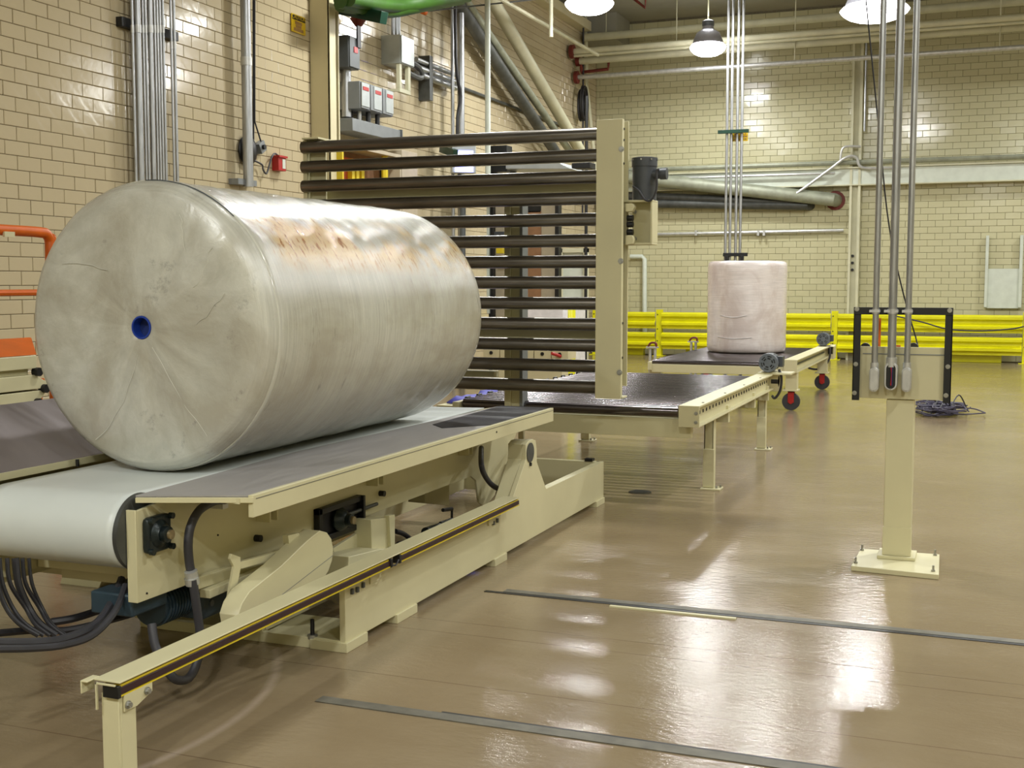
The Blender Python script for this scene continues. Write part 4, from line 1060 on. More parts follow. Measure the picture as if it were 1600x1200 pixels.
# orange and red tags on cables behind the panel
p = PY(Ys + .1, 1375, 497); q = PY(Ys + .1, 1374, 541)
MB().box(p.x - .006, p.x + .008, Ys + .08, Ys + .09, q.z - .02, p.z).build('orange_strip', M['orange'], cs)
p = PY(Ys + .1, 1404, 539); MB().cyl((p.x, Ys + .08, p.z - .02), (p.x, Ys + .08, p.z), .014, n=10).build('orange_button', M['orange'], cs)
# pendant cable
pts = [PY(Ys + .45, *q) for q in ((1352, -10), (1357, 40), (1372, 190), (1386, 330), (1400, 410), (1417, 480), (1434, 540))] + [PY(Ys + .2, 1436, 575)]
tag(MB().tube(pts, .005, 6, 4).build('pendant_cable', M['rubber']), 'thin dark cable slanting down from above into the control stand', 'cable')
pts = [PY(26.6, *q) for q in ((1400, 494), (1440, 503), (1480, 514), (1530, 517), (1580, 514), (1600, 510))]
tag(MB().tube(pts, .016, 6, 5).build('hanging_cable', M['rubber_grey']), 'thin slack cable hung along the yellow guard rail', 'cable')
# cable heap on the floor
c0 = PZ(0, 1475, 648)
t = thing('cable_heap', (c0.x, c0.y, 0), 'heap of dark blue grey cable loops on the floor behind the control stand', 'cable heap')
m = MB()
random.seed(11)
for k in range(22):
    cx, cy = c0.x + random.gauss(-.04, .08), c0.y + random.gauss(0, .2); rx, ry = random.uniform(.1, .3), random.uniform(.2, .5); ph = random.uniform(0, 6)
    hz = .012 + k * .005
    pts = []
    for i in range(15):
        a = ph + i * 2 * math.pi / 14 * .96
        rr = 1 + .12 * math.sin(3 * a + k)
        pts.append((cx + rx * rr * math.cos(a), cy + ry * rr * math.sin(a), hz + .02 * abs(math.sin(2 * a + k))))
    m.tube(pts, .009, 5, 2)
m.build('loops', simple('blue_grey_cable', (62, 58, 78), .5, var=.1), t)
m = MB()
for (xa, ya, h_) in ((1437, 628, .2), (1452, 630, .2), (1460, 632, .17), (1480, 628, .22)):
    p = PZ(.02, xa + 2, ya + 18); q = PZ(.02, xa + 32, ya + 14)
    m.tube([p, (p + q) / 2 + Vector((0, 0, h_)), q], .009, 5, 6)
m.build('stray_loop', M['rubber_grey'], t)

# ================================================================== UPRIGHT ROLLER FRAME (gate)
Yg = 8.5
zt_, zb_ = PY(Yg, 936, 209).z, PY(Yg, 936, 605).z
g = thing('roller_gate', (-3.85, Yg, zb_ - .08), 'upright frame of thirteen dark rollers at the end of the tilting conveyor', 'roller frame')
xl = PY(Yg, 473, 232).x; xr = -2.60
for k in range(13):
    z = zb_ + (zt_ - zb_) * k / 12
    MB().cyl((xl, Yg, z), (xr, Yg, z), .0475, n=24).build('roller', M['dark_steel'], g)
# right post: channel with front face and return flanges
MB().box(-2.62, -2.425, 8.425, 8.440, .815, 2.835).build('post_face', M['cream'], g, .002)
MB().box(-2.62, -2.605, 8.44, 8.60, .815, 2.835).build('post_side', M['cream'], g, .002)
MB().box(-2.44, -2.425, 8.44, 8.47, .815, 2.835).box(-2.62, -2.425, 8.585, 8.60, .90, 2.835).box(-2.62, -2.425, 8.44, 8.6, .815, .83).build('post_return', M['cream'], g, .002)
for px, py in ((971, 233), (970, 408), (968, 582), (721, 582)):
    if px > 900: p = PY(8.425, px, py); bolt(g, (p.x, 8.425, p.z), (0, -1, 0), .014, .012)
for px, py in ((983, 205), (983, 222), (982, 258), (981, 557), (973, 505)):
    p = PX(-2.425, px, py); MB().cyl((-2.423, min(8.46, max(8.435, p.y)), p.z), (-2.42, min(8.46, max(8.435, p.y)), p.z), .009, n=8).build('bolt_hole', M['black'], g)
# left post behind the roller ends
MB().box(xl - .005, xl + .03, Yg + .01, Yg + .2, .815, zt_ + .06).build('post_side', M['cream'], g, .002)
MB().box(xl + .03, xl + .17, Yg + .07, Yg + .085, .815, zt_ + .06).build('post_face', M['cream'], g, .002)
MB().box(xl + .01, xl + .16, Yg - .03, Yg + .2, zt_ + .06, zt_ + .075).build('post_cap', M['cream'], g, .002)
# cross beams
for ya, yb_, x0_, x1_ in ((286, 307, xl, -2.6), (511, 527, xl, -2.6), (578, 591, xl, -3.5)):
    z1_, z0_ = PY(8.62, 700, ya).z, PY(8.62, 700, yb_).z
    MB().box(x0_ + .03, x1_, 8.62, 8.72, z0_, z1_).build('cross_beam', M['cream'], g, .004)
# rear column with grey strip
x0_, x1_ = PY(8.72, 788, 500).x, PY(8.72, 811, 500).x
MB().box(x0_, x0_ + .05, 8.72, 8.86, .70, 2.34).build('rear_column', M['cream'], g, .003)
MB().box(x0_ + .05, x1_, 8.74, 8.86, .70, 2.34).build('rear_column', M['cream'], g, .003)
MB().box(x1_, x1_ + .025, 8.73, 8.85, .70, 2.32).build('cable_duct', M['box_grey'], g, .002)
# drive bracket and motor
MB().box(-2.425, -2.245, 8.70, 8.715, 1.955, 2.25).build('bracket_plate', M['cream'], g, .003)
MB().box(-2.6, -2.235, 8.56, 8.72, 2.25, 2.265).box(-2.6, -2.235, 8.56, 8.72, 1.94, 1.955).box(-2.25, -2.235, 8.56, 8.72, 1.955, 2.25).build('bracket_box', M['cream'], g, .003)
for px, py in ((992, 331), (1019, 331), (992, 373), (1019, 373)):
    p = PY(8.70, px, py); bolt(g, (p.x, 8.70, p.z), (0, -1, 0), .010, .010)
MB().prism([PY(8.5, 977, 318), PY(8.5, 988, 318), PY(8.5, 991, 323), PY(8.5, 988, 330), PY(8.5, 977, 331)], (0, .06, 0)).build('bracket_ear', M['cream'], g, .003)
MB().prism([PY(8.5, 977, 368), PY(8.5, 988, 368), PY(8.5, 990, 374), PY(8.5, 988, 381), PY(8.5, 977, 383)], (0, .06, 0)).build('bracket_ear', M['cream'], g, .003)
for py in (340, 350, 362): p = PX(-2.4, 980, py); MB().cyl((-2.42, 8.55, p.z), (-2.375, 8.55, p.z), .022, n=12).build('chain_sprocket', M['black'], g)
mc = PY(8.64, 1007, 280)
gm = thing('gear_motor', (mc.x, 8.64, 2.265), 'dark grey vertical motor on the cream bracket of the roller frame', 'motor')
zt2 = PY(8.64, 1007, 246).z
MB().lathe([(.088, 2.266), (.088, zt2 - .07), (.094, zt2 - .068), (.094, zt2 - .005), (.07, zt2), (.01, zt2)], (mc.x, 8.64, 0), (0, 0, 1), 28).build('motor_body', M['motor_dark'], gm)
for k in range(8):
    a = k * math.pi / 4; MB().cyl((mc.x + .095 * math.cos(a), 8.64 + .095 * math.sin(a), zt2 - .02), (mc.x + .099 * math.cos(a), 8.64 + .099 * math.sin(a), zt2 - .02), .007, n=8).build('cover_screw', M['bolt'], gm)
p = PY(8.64, 1035, 272); MB().cyl((mc.x + .07, 8.62, p.z), (p.x + .035, 8.62, p.z), .036, n=18).cyl((p.x - .01, 8.62, p.z), (p.x + .04, 8.62, p.z), .042, n=18).build('terminal_box', M['motor_dark'], gm)
pts = [PY(8.54, *q) for q in ((1030, 265), (1026, 268), (1026, 295), (1018, 312), (1008, 312), (998, 298), (989, 291))]
MB().tube(pts, .008, 8, 4).build('motor_cord', M['rubber_grey'], gm)

# ================================================================== BIG ROLL LYING ON THE CONVEYOR
RX, RZc, RR, RY0, RY1 = -3.35, 1.473, .631, 4.23, 6.56
RZc = .840 + RR
br = thing('paper_roll', (RX, (RY0 + RY1) / 2, .853), 'huge film wrapped paper roll lying on the white conveyor belt', 'paper roll')
Lr = RY1 - RY0
prof = [(.050, .16), (.050, .003), (.058, .0), (.12, .0), (.25, .003), (.38, .0), (.49, .004), (.575, .008), (.606, .028), (.625, .056), (.631, .09)]
prof = [(r, t_) for r, t_ in prof]
nb = 40
for k in range(1, nb): prof.append((.631 + .0022 * math.sin(k * 1.7) + .0015 * math.sin(k * .6),   .09 + (Lr - .19) * k / nb))
prof += [(.631, Lr - .10), (.627, Lr - .05), (.60, Lr - .02), (.55, Lr), (.3, Lr), (.05, Lr)]
def wob2(k, th):
    return 1 + (.0035 * mn.noise(Vector((math.cos(th) * 3, math.sin(th) * 3, k * .18))) if k > 4 else 0) + (.003 * mn.noise(Vector((math.cos(th) * 9, math.sin(th) * 9, k * .8 + 5))) if k > 5 else 0)
ctr = Vector((RX, (RY0 + RY1) / 2, RZc))
def tw2(k, th):
    if not 3 <= k <= 8: return 0
    a = (0, 0, 0, .4, 1, 1, 1, .6, .3)[k]
    return a * .011 * (mn.noise(Vector((math.cos(th) * 2.2, math.sin(th) * 2.2, 3.1))) + .5 * abs(mn.noise(Vector((math.cos(th) * 6, math.sin(th) * 6, 1.3 + k * .25)))))
body = MB().lathe(prof, (RX, RY0, RZc), (0, 1, 0), 128, wob2, tw2)
body.build('wrapped_body', M['roll'], br, 0, origin=ctr, ang=60)
MB().lathe([(.0495, .06), (.0495, 0), (.0425, 0), (.0425, .06)], (RX, RY0 - .002, RZc), (0, 1, 0), 40).build('core_tube', M['blue'], br)
MB().cyl((RX, RY0 + .045, RZc), (RX, RY0 + .057, RZc), .042, n=32).build('core_bore', M['blue_dark'], br)
# film folds: thin raised creases on the end face and shoulder
random.seed(5)
def crease(pts, r=.0022): MB().tube(pts, r, 5, 5).build('film_crease', M['film_clear'], br)
mfc, ntc, bfc = newmat('clear_film_crease'); bfc.inputs['Base Color'].default_value = lin((205, 205, 195)); bfc.inputs['Roughness'].default_value = .12; bfc.inputs['Coat Weight'].default_value = 1
M['film_clear'] = mfc
def endp(rad, ang, dy=-.001): return (RX + rad * math.cos(ang), RY0 + dy, RZc + rad * math.sin(ang))
for (r0, a0, r1, a1) in ((.50, 2.55, .30, 2.2), (.56, -2.05, .12, -1.75), (.56, -.95, .10, -1.0), (.50, .75, .32, .55), (.45, .35, .28, .05), (.52, 1.15, .4, .95)):
    pts = []
    for i in range(7):
        s = i / 6; rr = r0 + (r1 - r0) * s; aa = a0 + (a1 - a0) * s + random.uniform(-.02, .02)
        pts.append(endp(rr, aa))
    crease(pts, .0011)
MB().tube([(RX + .632 * math.cos(math.radians(q)), RY0 + .082, RZc + .632 * math.sin(math.radians(q))) for q in range(48, 96, 4)], .003, 6).build('film_gap', M['box_dark'], br)
# overlapping film edge round the near shoulder (bright band seen on the side)
m = MB()
N = 96
for i in range(N):
    pass
prof_b = [(.633, RY0 + .085), (.6345, RY0 + .09), (.6345, RY0 + .095), (.633, RY0 + .11)]
MB().lathe([(r, y) for r, y in prof_b], (RX, 0, RZc), (0, 1, 0), 96, lambda k, th: 1 + .0012 * math.sin(th * 7)).build('film_edge', M['film_clear'], br)

# ================================================================== TILTING CONVEYOR
SPX = -2.98                       # outer face of the side plate
DZ = .847                         # deck height
tc_ = thing('tilting_conveyor', (-3.35, 5.5, .32), 'cream tilting belt conveyor under the huge paper roll', 'conveyor')
# deck wing on the right: flat plate, edge angle, near lip
y_near, y_far = 3.80, 7.38
MB().prism([PZ(DZ, 212, 774), PZ(DZ, 394, 774), Vector((-2.585, y_far, DZ)), Vector((-2.96, y_far, DZ)), Vector((-3.07, 5.0, DZ))], (0, 0, -.006)).build('deck_plate', M['deck'], tc_)
pn, pf = PZ(DZ, 212, 775), PZ(DZ, 396, 775)
MB().beam(pn - Vector((0, 0, .016)), pf - Vector((0, 0, .016)), .012, .020).build('deck_edge', M['cream'], tc_, .001)
MB().box(-2.60, -2.578, pf.y, y_far, .762, DZ + .002).build('deck_lip', M['cream'], tc_, .002)
MB().box(-2.578, -2.576, pf.y + .02, y_far, DZ - .0145, DZ - .0125).build('lip_seam', M['box_dark'], tc_)
MB().box(-2.95, -2.62, y_near + .06, y_far - .02, DZ - .03, DZ - .008).build('deck_support', M['cream'], tc_)
p = PX(-2.577, 776, 675); MB().cyl((-2.579, p.y, p.z), (-2.575, p.y, p.z), .006, n=8).build('lip_hole', M['black'], tc_)
p = PX(-2.577, 665, 645)
# dark rubber infill plate beyond the deck's angled end
MB().prism([Vector((-2.60, 6.35, DZ + .001)), Vector((-2.60, y_far, DZ + .001)), Vector((-2.95, y_far, DZ + .001)), Vector((-2.92, 6.25, DZ + .001)), Vector((-2.8, 6.12, DZ + .001))], (0, 0, .002)).build('rubber_infill', M['rubber'], tc_)
# side plates
def sidepl(x, off, name='side_plate'):
    pts = [(3.71, .435), (3.71, .792), (4.0, .82), (7.35, .82), (7.8, .66), (7.55, .45), (7.35, .25), (7.18, .20), (7.08, .245), (7.03, .40), (6.95, .437), (5.2, .437), (5.15, .43)]
    MB().prism([Vector((x, y, z)) for y, z in pts], (off, 0, 0)).build(name, M['cream'], tc_, .002)
sidepl(SPX, -.014)
sidepl(-3.78, .014)
MB().box(SPX - .045, SPX - .0, 3.70, 3.712, .435, .795).build('end_flange', M['cream'], tc_, .002)
# stiffeners and lower rail on the side plate
for yy in (4.52, 5.55, 6.75): MB().box(SPX, SPX + .07, yy, yy + .012, .60, .815).box(SPX, SPX + .07, yy + .06, yy + .072, .60, .815).build('gusset', M['cream'], tc_, .002)
MB().box(SPX, SPX + .09, 4.05, 7.3, .800, .818).build('top_flange', M['cream'], tc_, .002)
# belt: top run, drum wrap, return
xb0, xb1 = -3.715, -3.035
def belt():
    prof = []
    yc, zc, r = 3.80, .692, .1415
    top = [(y_, .8335) for y_ in (7.3, 6.5, 5.5, 4.6, 4.2, 4.0)]
    for y_, z_ in top: prof.append((y_, z_))
    for k in range(17):
        a = math.pi / 2 + math.pi * k / 16
        prof.append((yc + r * math.cos(a), zc + r * math.sin(a)))
    for y_ in (4.3, 5.5, 6.6): prof.append((y_, zc - r))
    vs, fs = [], []
    nx = 12
    for (y_, z_) in prof:
        for i in range(nx + 1):
            u = i / nx; s = .006 * math.sin(math.pi * u) if z_ > .8 and y_ > 4.0 else 0
            vs.append((xb0 + (xb1 - xb0) * u, y_, z_ - s))
    for k in range(len(prof) - 1):
        for i in range(nx): fs.append((k * (nx + 1) + i, k * (nx + 1) + i + 1, (k + 1) * (nx + 1) + i + 1, (k + 1) * (nx + 1) + i))
    o = MB().add(vs, fs).build('belt', M['belt'], tc_, 0, ang=60)
    s = o.modifiers.new('thick', 'SOLIDIFY'); s.thickness = .007; s.offset = 1
    return o
belt()
MB().cyl((xb0 + .01, 3.80, .692), (-3.05, 3.80, .692), .1355, n=48).build('drum', M['motor_dark'], tc_)
MB().lathe([(.14, 0), (.152, .003), (.152, .022), (.14, .025)], (-3.052, 3.80, .692), (1, 0, 0), 48).build('drum_rim', M['dark_steel_beam'], tc_)
MB().box(-3.7, -3.05, 4.1, 7.2, .78, .825).build('slider_bed', M['deck'], tc_)
# flange bearing on the side plate
def bearing(c, s, name='flange_bearing'):
    x, y, z = c
    R0 = Euler((math.radians(8), 0, 0)).to_matrix()
    f = MB()
    pts = []
    for k in range(32):
        a = 2 * math.pi * k / 32; rr = s * (1 + .17 * abs(math.cos(2 * a + math.pi / 2)) ** 2 * 1.2)
        cx, cz = math.cos(a), math.sin(a)
        q = max(abs(cx), abs(cz)); rr = s / q * .92 if q > .76 else s * 1.22
        pts.append(Vector((x, y + rr * cx, z + rr * cz)))
    fo = f.prism(pts, (.03, 0, 0)).build(name, M['cast'], tc_, .008)
    MB().lathe([(s * .78, .024), (s * .66, .036), (s * .5, .044), (s * .46, .05)], c, (1, 0, 0), 28).build('housing', M['cast'], fo)
    MB().lathe([(s * .40, .048), (s * .40, .07), (s * .32, .074)], c, (1, 0, 0), 24).build('locking_collar', M['cast'], fo)
    MB().cyl((x + .06, y, z), (x + .086, y, z), s * .24, n=20).build('shaft_end', M['shaft'], fo)
    for a, b_ in ((1, 1), (1, -1), (-1, 1), (-1, -1)):
        MB().cyl((x + .03, y + a * s * .78, z + b_ * s * .78), (x + .048, y + a * s * .78, z + b_ * s * .78), s * .16, n=12).build('bolt', M['cast'], fo)
bc = PX(SPX, 243, 832)
bearing((SPX, bc.y - .01, bc.z), .078)
# take-up bearing in slotted black frame
a, b = PX(SPX + .03, 498, 800), PX(SPX + .03, 566, 770)
tk = MB()
ya, yb2, zlo, zhi = a.y, b.y, .50, .655
zc_ = PX(SPX + .06, 540, 812).z; yc_ = PX(SPX + .06, 540, 812).y
zhi, zlo = zc_ + .085, zc_ - .085
tkf = MB().box(SPX, SPX + .035, ya, yb2, zhi - .03, zhi).box(SPX, SPX + .035, ya, yb2, zlo, zlo + .03).box(SPX, SPX + .035, ya, ya + .03, zlo, zhi).box(SPX, SPX + .05, yb2 - .02, yb2, zlo - .03, zhi).build('take_up_frame', M['black'], tc_, .003)
MB().box(SPX + .002, SPX + .008, ya + .03, yb2 - .02, zlo + .03, zhi - .03).build('slot', M['rubber'], tkf)
MB().lathe([(.058, 0), (.062, .02), (.045, .05), (.032, .06), (.032, .085), (.02, .086)], (SPX + .01, yc_, zc_), (1, 0, 0), 28).build('bearing', M['cast'], tkf)
MB().cyl((SPX + .08, yc_, zc_), (SPX + .11, yc_, zc_), .02, n=18).build('shaft_end', M['shaft'], tkf)
MB().cyl((SPX + .03, yc_ + .05, zc_ + .01), (SPX + .03, yb2 + .16, zc_ + .01), .010, n=10).build('adjuster_screw', M['dark_steel_beam'], tkf)
# bolt heads / rubber knobs
for px, py in ((402, 841), (596, 771)):
    p = PX(SPX + .01, px, py); MB().cyl((SPX, p.y, p.z), (SPX + .03, p.y, p.z), .016, n=12).build('rubber_knob', M['black'], tc_)
for px, py in ((340, 836), (229, 927)):
    p = PX(SPX, px, py); MB().cyl((SPX, p.y, p.z), (SPX + .004, p.y, p.z), .004, n=8).build('screw_head', M['black'], tc_)
# lower rails of the near bed + hanger strap
q0, q1 = PX(-2.96, 303, 912), PX(-2.96, 345, 902)
MB().beam(PX(-2.955, 303, 912), PX(-2.955, 438, 868), .03, .05).build('lower_angle', M['cream'], tc_, .002)
MB().beam(PX(-2.93, 320, 928), PX(-2.93, 415, 888), .05, .035).build('lower_angle', M['cream'], tc_, .002)
MB().beam(PX(-2.955, 520, 876), PX(-2.955, 563, 848), .02, .13).build('lower_plate', M['cream'], tc_, .002)
MB().prism([PX(-2.85, *q) for q in ((358, 865), (372, 870), (372, 880), (373, 884), (364, 930), (353, 935), (362, 885), (356, 873))], (.012, 0, 0)).build('hanger_strap', M['cream'], tc_, .001)
MB().beam(PX(-2.86, 366, 885), PX(-2.86, 436, 866), .02, .03).build('hanger_arm', M['cream'], tc_, .001)
MB().prism([PX(-2.84, *q) for q in ((441, 836), (458, 832), (460, 838), (455, 848), (444, 858))], (.03, 0, 0)).build('lug', M['cream'], tc_, .001)
# left (far) wing of the trough: brushed steel plate rising outwards
wingp = [Vector((-3.79, 3.3, .872)), Vector((-3.79, 7.3, .872)), Vector((-4.28, 7.3, 1.09)), Vector((-4.28, 3.3, 1.09))]
MB().prism(wingp, (0.003, 0, -.008)).build('side_wing', M['wing'], tc_)
MB().beam((-3.79, 3.3, .855), (-3.79, 7.3, .855), .02, .03).build('wing_edge', M['cream'], tc_)
p = PX(-3.77, 121, 722); MB().cyl((p.x, p.y, p.z - .02), (p.x, p.y, p.z + .012), .008, n=10).build('wing_bolt', M['black'], tc_)
MB().prism([Vector((-4.26, 3.35, 1.07)), Vector((-4.26, 7.25, 1.07)), Vector((-4.26, 7.25, .6)), Vector((-4.26, 3.35, .6))], (-.02, 0, 0)).build('outer_skirt', M['cream'], tc_, .002)
# underside crossmembers seen below the drum
MB().box(-3.76, -3.0, 4.02, 4.06, .44, .50).build('cross_member', M['cream'], tc_, .002)
MB().box(-3.76, -3.0, 4.16, 4.2, .36, .455).build('cross_member', M['cream'], tc_, .002)
MB().prism([Vector((-4.24, 3.6, .62)), Vector((-3.8, 3.6, .55)), Vector((-3.8, 3.6, .40)), Vector((-4.24, 3.6, .47))], (0, 1.2, 0)).build('corner_box', M['cream'], tc_, .004)
MB().prism([PY(4.35, *q) for q in ((50, 884), (206, 901), (206, 911), (52, 893))], (0, .05, 0)).build('cross_member', M['cream'], tc_, .002)
MB().prism([PY(4.5, *q) for q in ((50, 850), (206, 860), (206, 899), (50, 884))], (0, .03, 0)).build('cross_plate', M['cream'], tc_, .002)
MB().prism([PY(4.1, *q) for q in ((-40, 850), (66, 862), (48, 885), (-40, 905))], (0, .12, 0)).build('corner_plate', M['cream'], tc_, .003)
# tail block and pale guide block at the far end of the belt
a, b = PY(7.42, 703, 640), PY(7.42, 780, 650)
MB().prism([PY(7.5, 690, 648), PY(7.5, 779, 637), PY(7.5, 780, 646), PY(7.5, 690, 662)], (0, .12, 0)).build('end_guide', M['cream_wall'], tc_, .003)
# cross structure under the bed
MB().box(-3.76, -3.0, 6.55, 6.65, .50, .62).build('cross_member', M['cream'], tc_, .003)
MB().prism([PX(-3.25, *q) for q in ((664, 762), (702, 750), (702, 790), (664, 786))], (-.12, 0, 0)).build('lug_box', M['cream'], tc_, .003)
MB().box(-4.0, -2.99, 7.55, 7.62, .42, .60).build('pivot_tube', M['cream'], tc_, .01)

# gearmotor under the drum
gm2 = thing('gear_motor', (-3.12, 3.98, .26), 'blue grey gear motor hanging under the near end of the conveyor', 'motor')
p = PX(-3.03, 206, 945); ZG = PX(-3.03, 206, 966).z; ZT = .455
MB().box(-3.23, -3.03, p.y, p.y + .22, ZG, ZT).build('gearbox', M['motor_blue'], gm2, .008)
MB().cyl((-3.12, p.y + .22, .345), (-3.12, p.y + .42, .345), .08, n=28).build('motor_body', M['motor_blue'], gm2)
m = MB()
for k in range(9): m.cyl((-3.12, p.y + .24 + k * .02, .345), (-3.12, p.y + .248 + k * .02, .345), .088, n=28)
m.build('cooling_fins', M['motor_blue'], gm2)
MB().box(-3.2, -3.02, p.y + .44, p.y + .68, .24, .43).build('coupling_housing', M['motor_blue'], gm2, .01)
MB().cyl((-3.12, p.y + .66, .34), (-3.12, p.y + .78, .34), .08, n=24).build('end_bell', M['black'], gm2)
for zz in (.3, .4): MB().cyl((-3.02, p.y + .5, zz), (-3.015, p.y + .5, zz), .014, n=12).build('bolt', M['motor'], gm2)
# grey flexible conduit from deck to floor
pts = [PX(-2.9, *q) for q in ((352, 781), (335, 783), (312, 797), (298, 822), (294, 850), (296, 880), (300, 900))]
fc = thing('flexible_conduit', pts[-1], 'thick grey flexible conduit curving down the conveyor side plate', 'conduit')
MB().tube(pts, .018, 12, 6).build('upper_hose', M['rubber_grey'], fc)
pts = [PX(-2.88, *q) for q in ((301, 905), (306, 940), (312, 985), (313, 1010), (306, 1040), (294, 1060), (276, 1062))]
MB().tube(pts + [PX(-2.9, 262, 1048), PX(-2.95, 243, 1010), PX(-2.98, 237, 975)], .018, 12, 6).build('lower_hose', M['rubber_grey'], fc)
p = PX(-2.89, 299, 900); q = PX(-2.89, 301, 915)
MB().cyl(PX(-2.89, 298, 892), PX(-2.89, 300, 902), .026, n=14).cyl(PX(-2.89, 299, 902), PX(-2.89, 301, 912), .029, n=14).build('coupling', M['galv_flat'], fc)
p = PX(-2.92, 346, 783); MB().box(-2.98, -2.9, p.y - .02, p.y + .02, p.z - .03, p.z + .02).build('clip', M['galv_flat'], fc)
# second grey hose at the pivot
pts = [PX(-2.8, *q) for q in ((752, 725), (757, 742), (768, 757), (782, 764), (795, 758), (804, 742), (808, 725))]
tag(MB().tube([PX(-2.95, 752, 700)] + pts + [PX(-2.9, 810, 700)], .017, 10, 5).build('pivot_hose', M['rubber_grey']), 'grey hose sagging in a loop beside the conveyor pivot', 'hose')

# ================================================================== MACHINE BASE
mb = thing('machine_base', (-3.4, 6.6, 0), 'low cream steel base frame carrying the tilting conveyor', 'machine base')
BX, by0, by1 = -2.62, 4.67, 8.66
# front plate with pivot pedestal outline
pv = PX(BX, 828, 707)
pts = [(by0, .04), (by0, .305), (6.70, .305), (6.98, .56), (6.98, .655), (7.03, .672), (7.10, .675), (7.16, .66), (7.18, .60), (7.18, .52), (7.36, .315), (by1, .315), (by1, .04)]
MB().prism([Vector((BX, y, z)) for y, z in pts], (-.03, 0, 0)).build('front_plate', M['cream'], mb, .002)
MB().prism([Vector((BX - .03, y, z)) for y, z in ((6.74, .33), (6.98, .56), (6.98, .655), (7.03, .672), (7.10, .672), (7.16, .655), (7.18, .60), (7.18, .45))], (-.09, 0, 0)).build('pivot_block', M['cream'], mb, .003)
MB().cyl((BX, pv.y, pv.z), (BX + .006, pv.y, pv.z), .062, n=32).build('pivot_cap', M['dark_steel_beam'], mb)
MB().cyl((BX, pv.y - .0, pv.z - .075), (BX + .01, pv.y, pv.z - .075), .012, n=10).build('grease_nipple', M['black'], mb)
MB().box(BX - .055, BX - .03, 7.37, by1, .305, .315).build('top_flange', M['cream'], mb, .002)
MB().box(-3.75, BX - .03, by1 - .03, by1, .04, .315).build('far_plate', M['cream'], mb, .002)
MB().box(-3.78, -3.75, by0, by1, .04, .315).build('rear_plate', M['cream'], mb, .002)
MB().box(-3.75, BX - .03, by0, by0 + .03, .0, .05).build('near_sill', M['cream'], mb, .002)
MB().box(-3.75, BX - .03, by0 + .03, by0 + .35, .03, .042).build('near_tray', M['cream'], mb, .002)
MB().box(-3.15, -3.06, by0, by0 + .03, .05, .30).build('near_post', M['cream'], mb, .002)
MB().box(-3.1, -3.05, by0 + .03, 5.5, .05, .28).build('inner_beam', M['cream'], mb, .002)
for (ya, yb2) in ((4.66, 4.86), (5.165, 5.39), (6.44, 6.63), (8.45, 8.65)):
    MB().box(BX - .18, BX + .012, ya, yb2, 0, .045).build('foot_pad', M['cream'], mb, .002)
p = PX(-2.8, 488, 975); fo = MB().cyl((-2.8, p.y, .042), (-2.8, p.y, .13), .01, n=10).build('levelling_bolt', M['black'], mb)
MB().cyl((-2.8, p.y, .042), (-2.8, p.y, .06), .024, n=6).build('nut', M['bolt'], fo)
MB().box(-2.76, -2.7, 8.62, 8.68, .315, .335).build('rubber_stop', M['black'], mb)
for q in ((604, 911), (613, 909), (635, 903)): pass
# rectangular stop box and cross tube seen between bed and rail
a = PX(-2.85, 580, 812); b_ = PX(-2.85, 615, 812)
MB().prism([PX(-2.86, *q) for q in ((580, 812), (612, 808), (615, 856), (581, 866))], (-.1, 0, 0)).build('stop_box', M['cream'], mb, .003)
MB().prism([PX(-2.84, *q) for q in ((608, 806), (617, 804), (617, 856), (611, 858))], (-.03, 0, 0)).build('stop_flange', M['cream'], mb, .001)
MB().prism([PX(-2.8, *q) for q in ((545, 870), (594, 858), (640, 858), (560, 900), (545, 905))], (-.15, 0, 0)).build('cross_tube', M['cream'], mb, .003)
# crank guard: rounded tapered box
p_ = [(500, 829), (511, 832), (518, 842), (521, 858), (519, 876), (513, 893), (502, 910), (470, 935), (430, 960), (400, 980), (376, 985), (372, 962), (378, 943), (390, 924), (440, 884), (480, 845)]
MB().prism([PX(-2.74, *q) for q in p_], (-.09, 0, 0)).build('crank_guard', M['cream'], mb, .003, ang=50)
MB().tube([PX(-2.739, 376, 984), PX(-2.739, 440, 930), PX(-2.739, 520, 868)], .0012, 5).build('guard_seam', M['box_dark'], mb)
# dark hydraulic bits between the beams
m = MB()
for pts in (((618, 830), (632, 835), (645, 846), (650, 852)), ((560, 860), (580, 852), (600, 858)), ((622, 850), (640, 846), (660, 848))):
    m.tube([PX(-3.0, *q) for q in pts], .014, 8, 4)
m.build('hydraulic_hose', M['rubber'], mb)
MB().cyl(PX(-3.0, 665, 832), PX(-3.0, 690, 824), .03, n=14).cyl(PX(-3.0, 688, 818), PX(-3.0, 706, 812), .012, n=10).build('hydraulic_cylinder', M['cast'], mb)
MB().cyl(PX(-3.05, 706, 820), PX(-3.05, 706, 795), .008, n=8).cyl(PX(-3.05, 706, 795), PX(-3.05, 692, 797), .012, n=8).build('crank_rod', M['black'], mb)

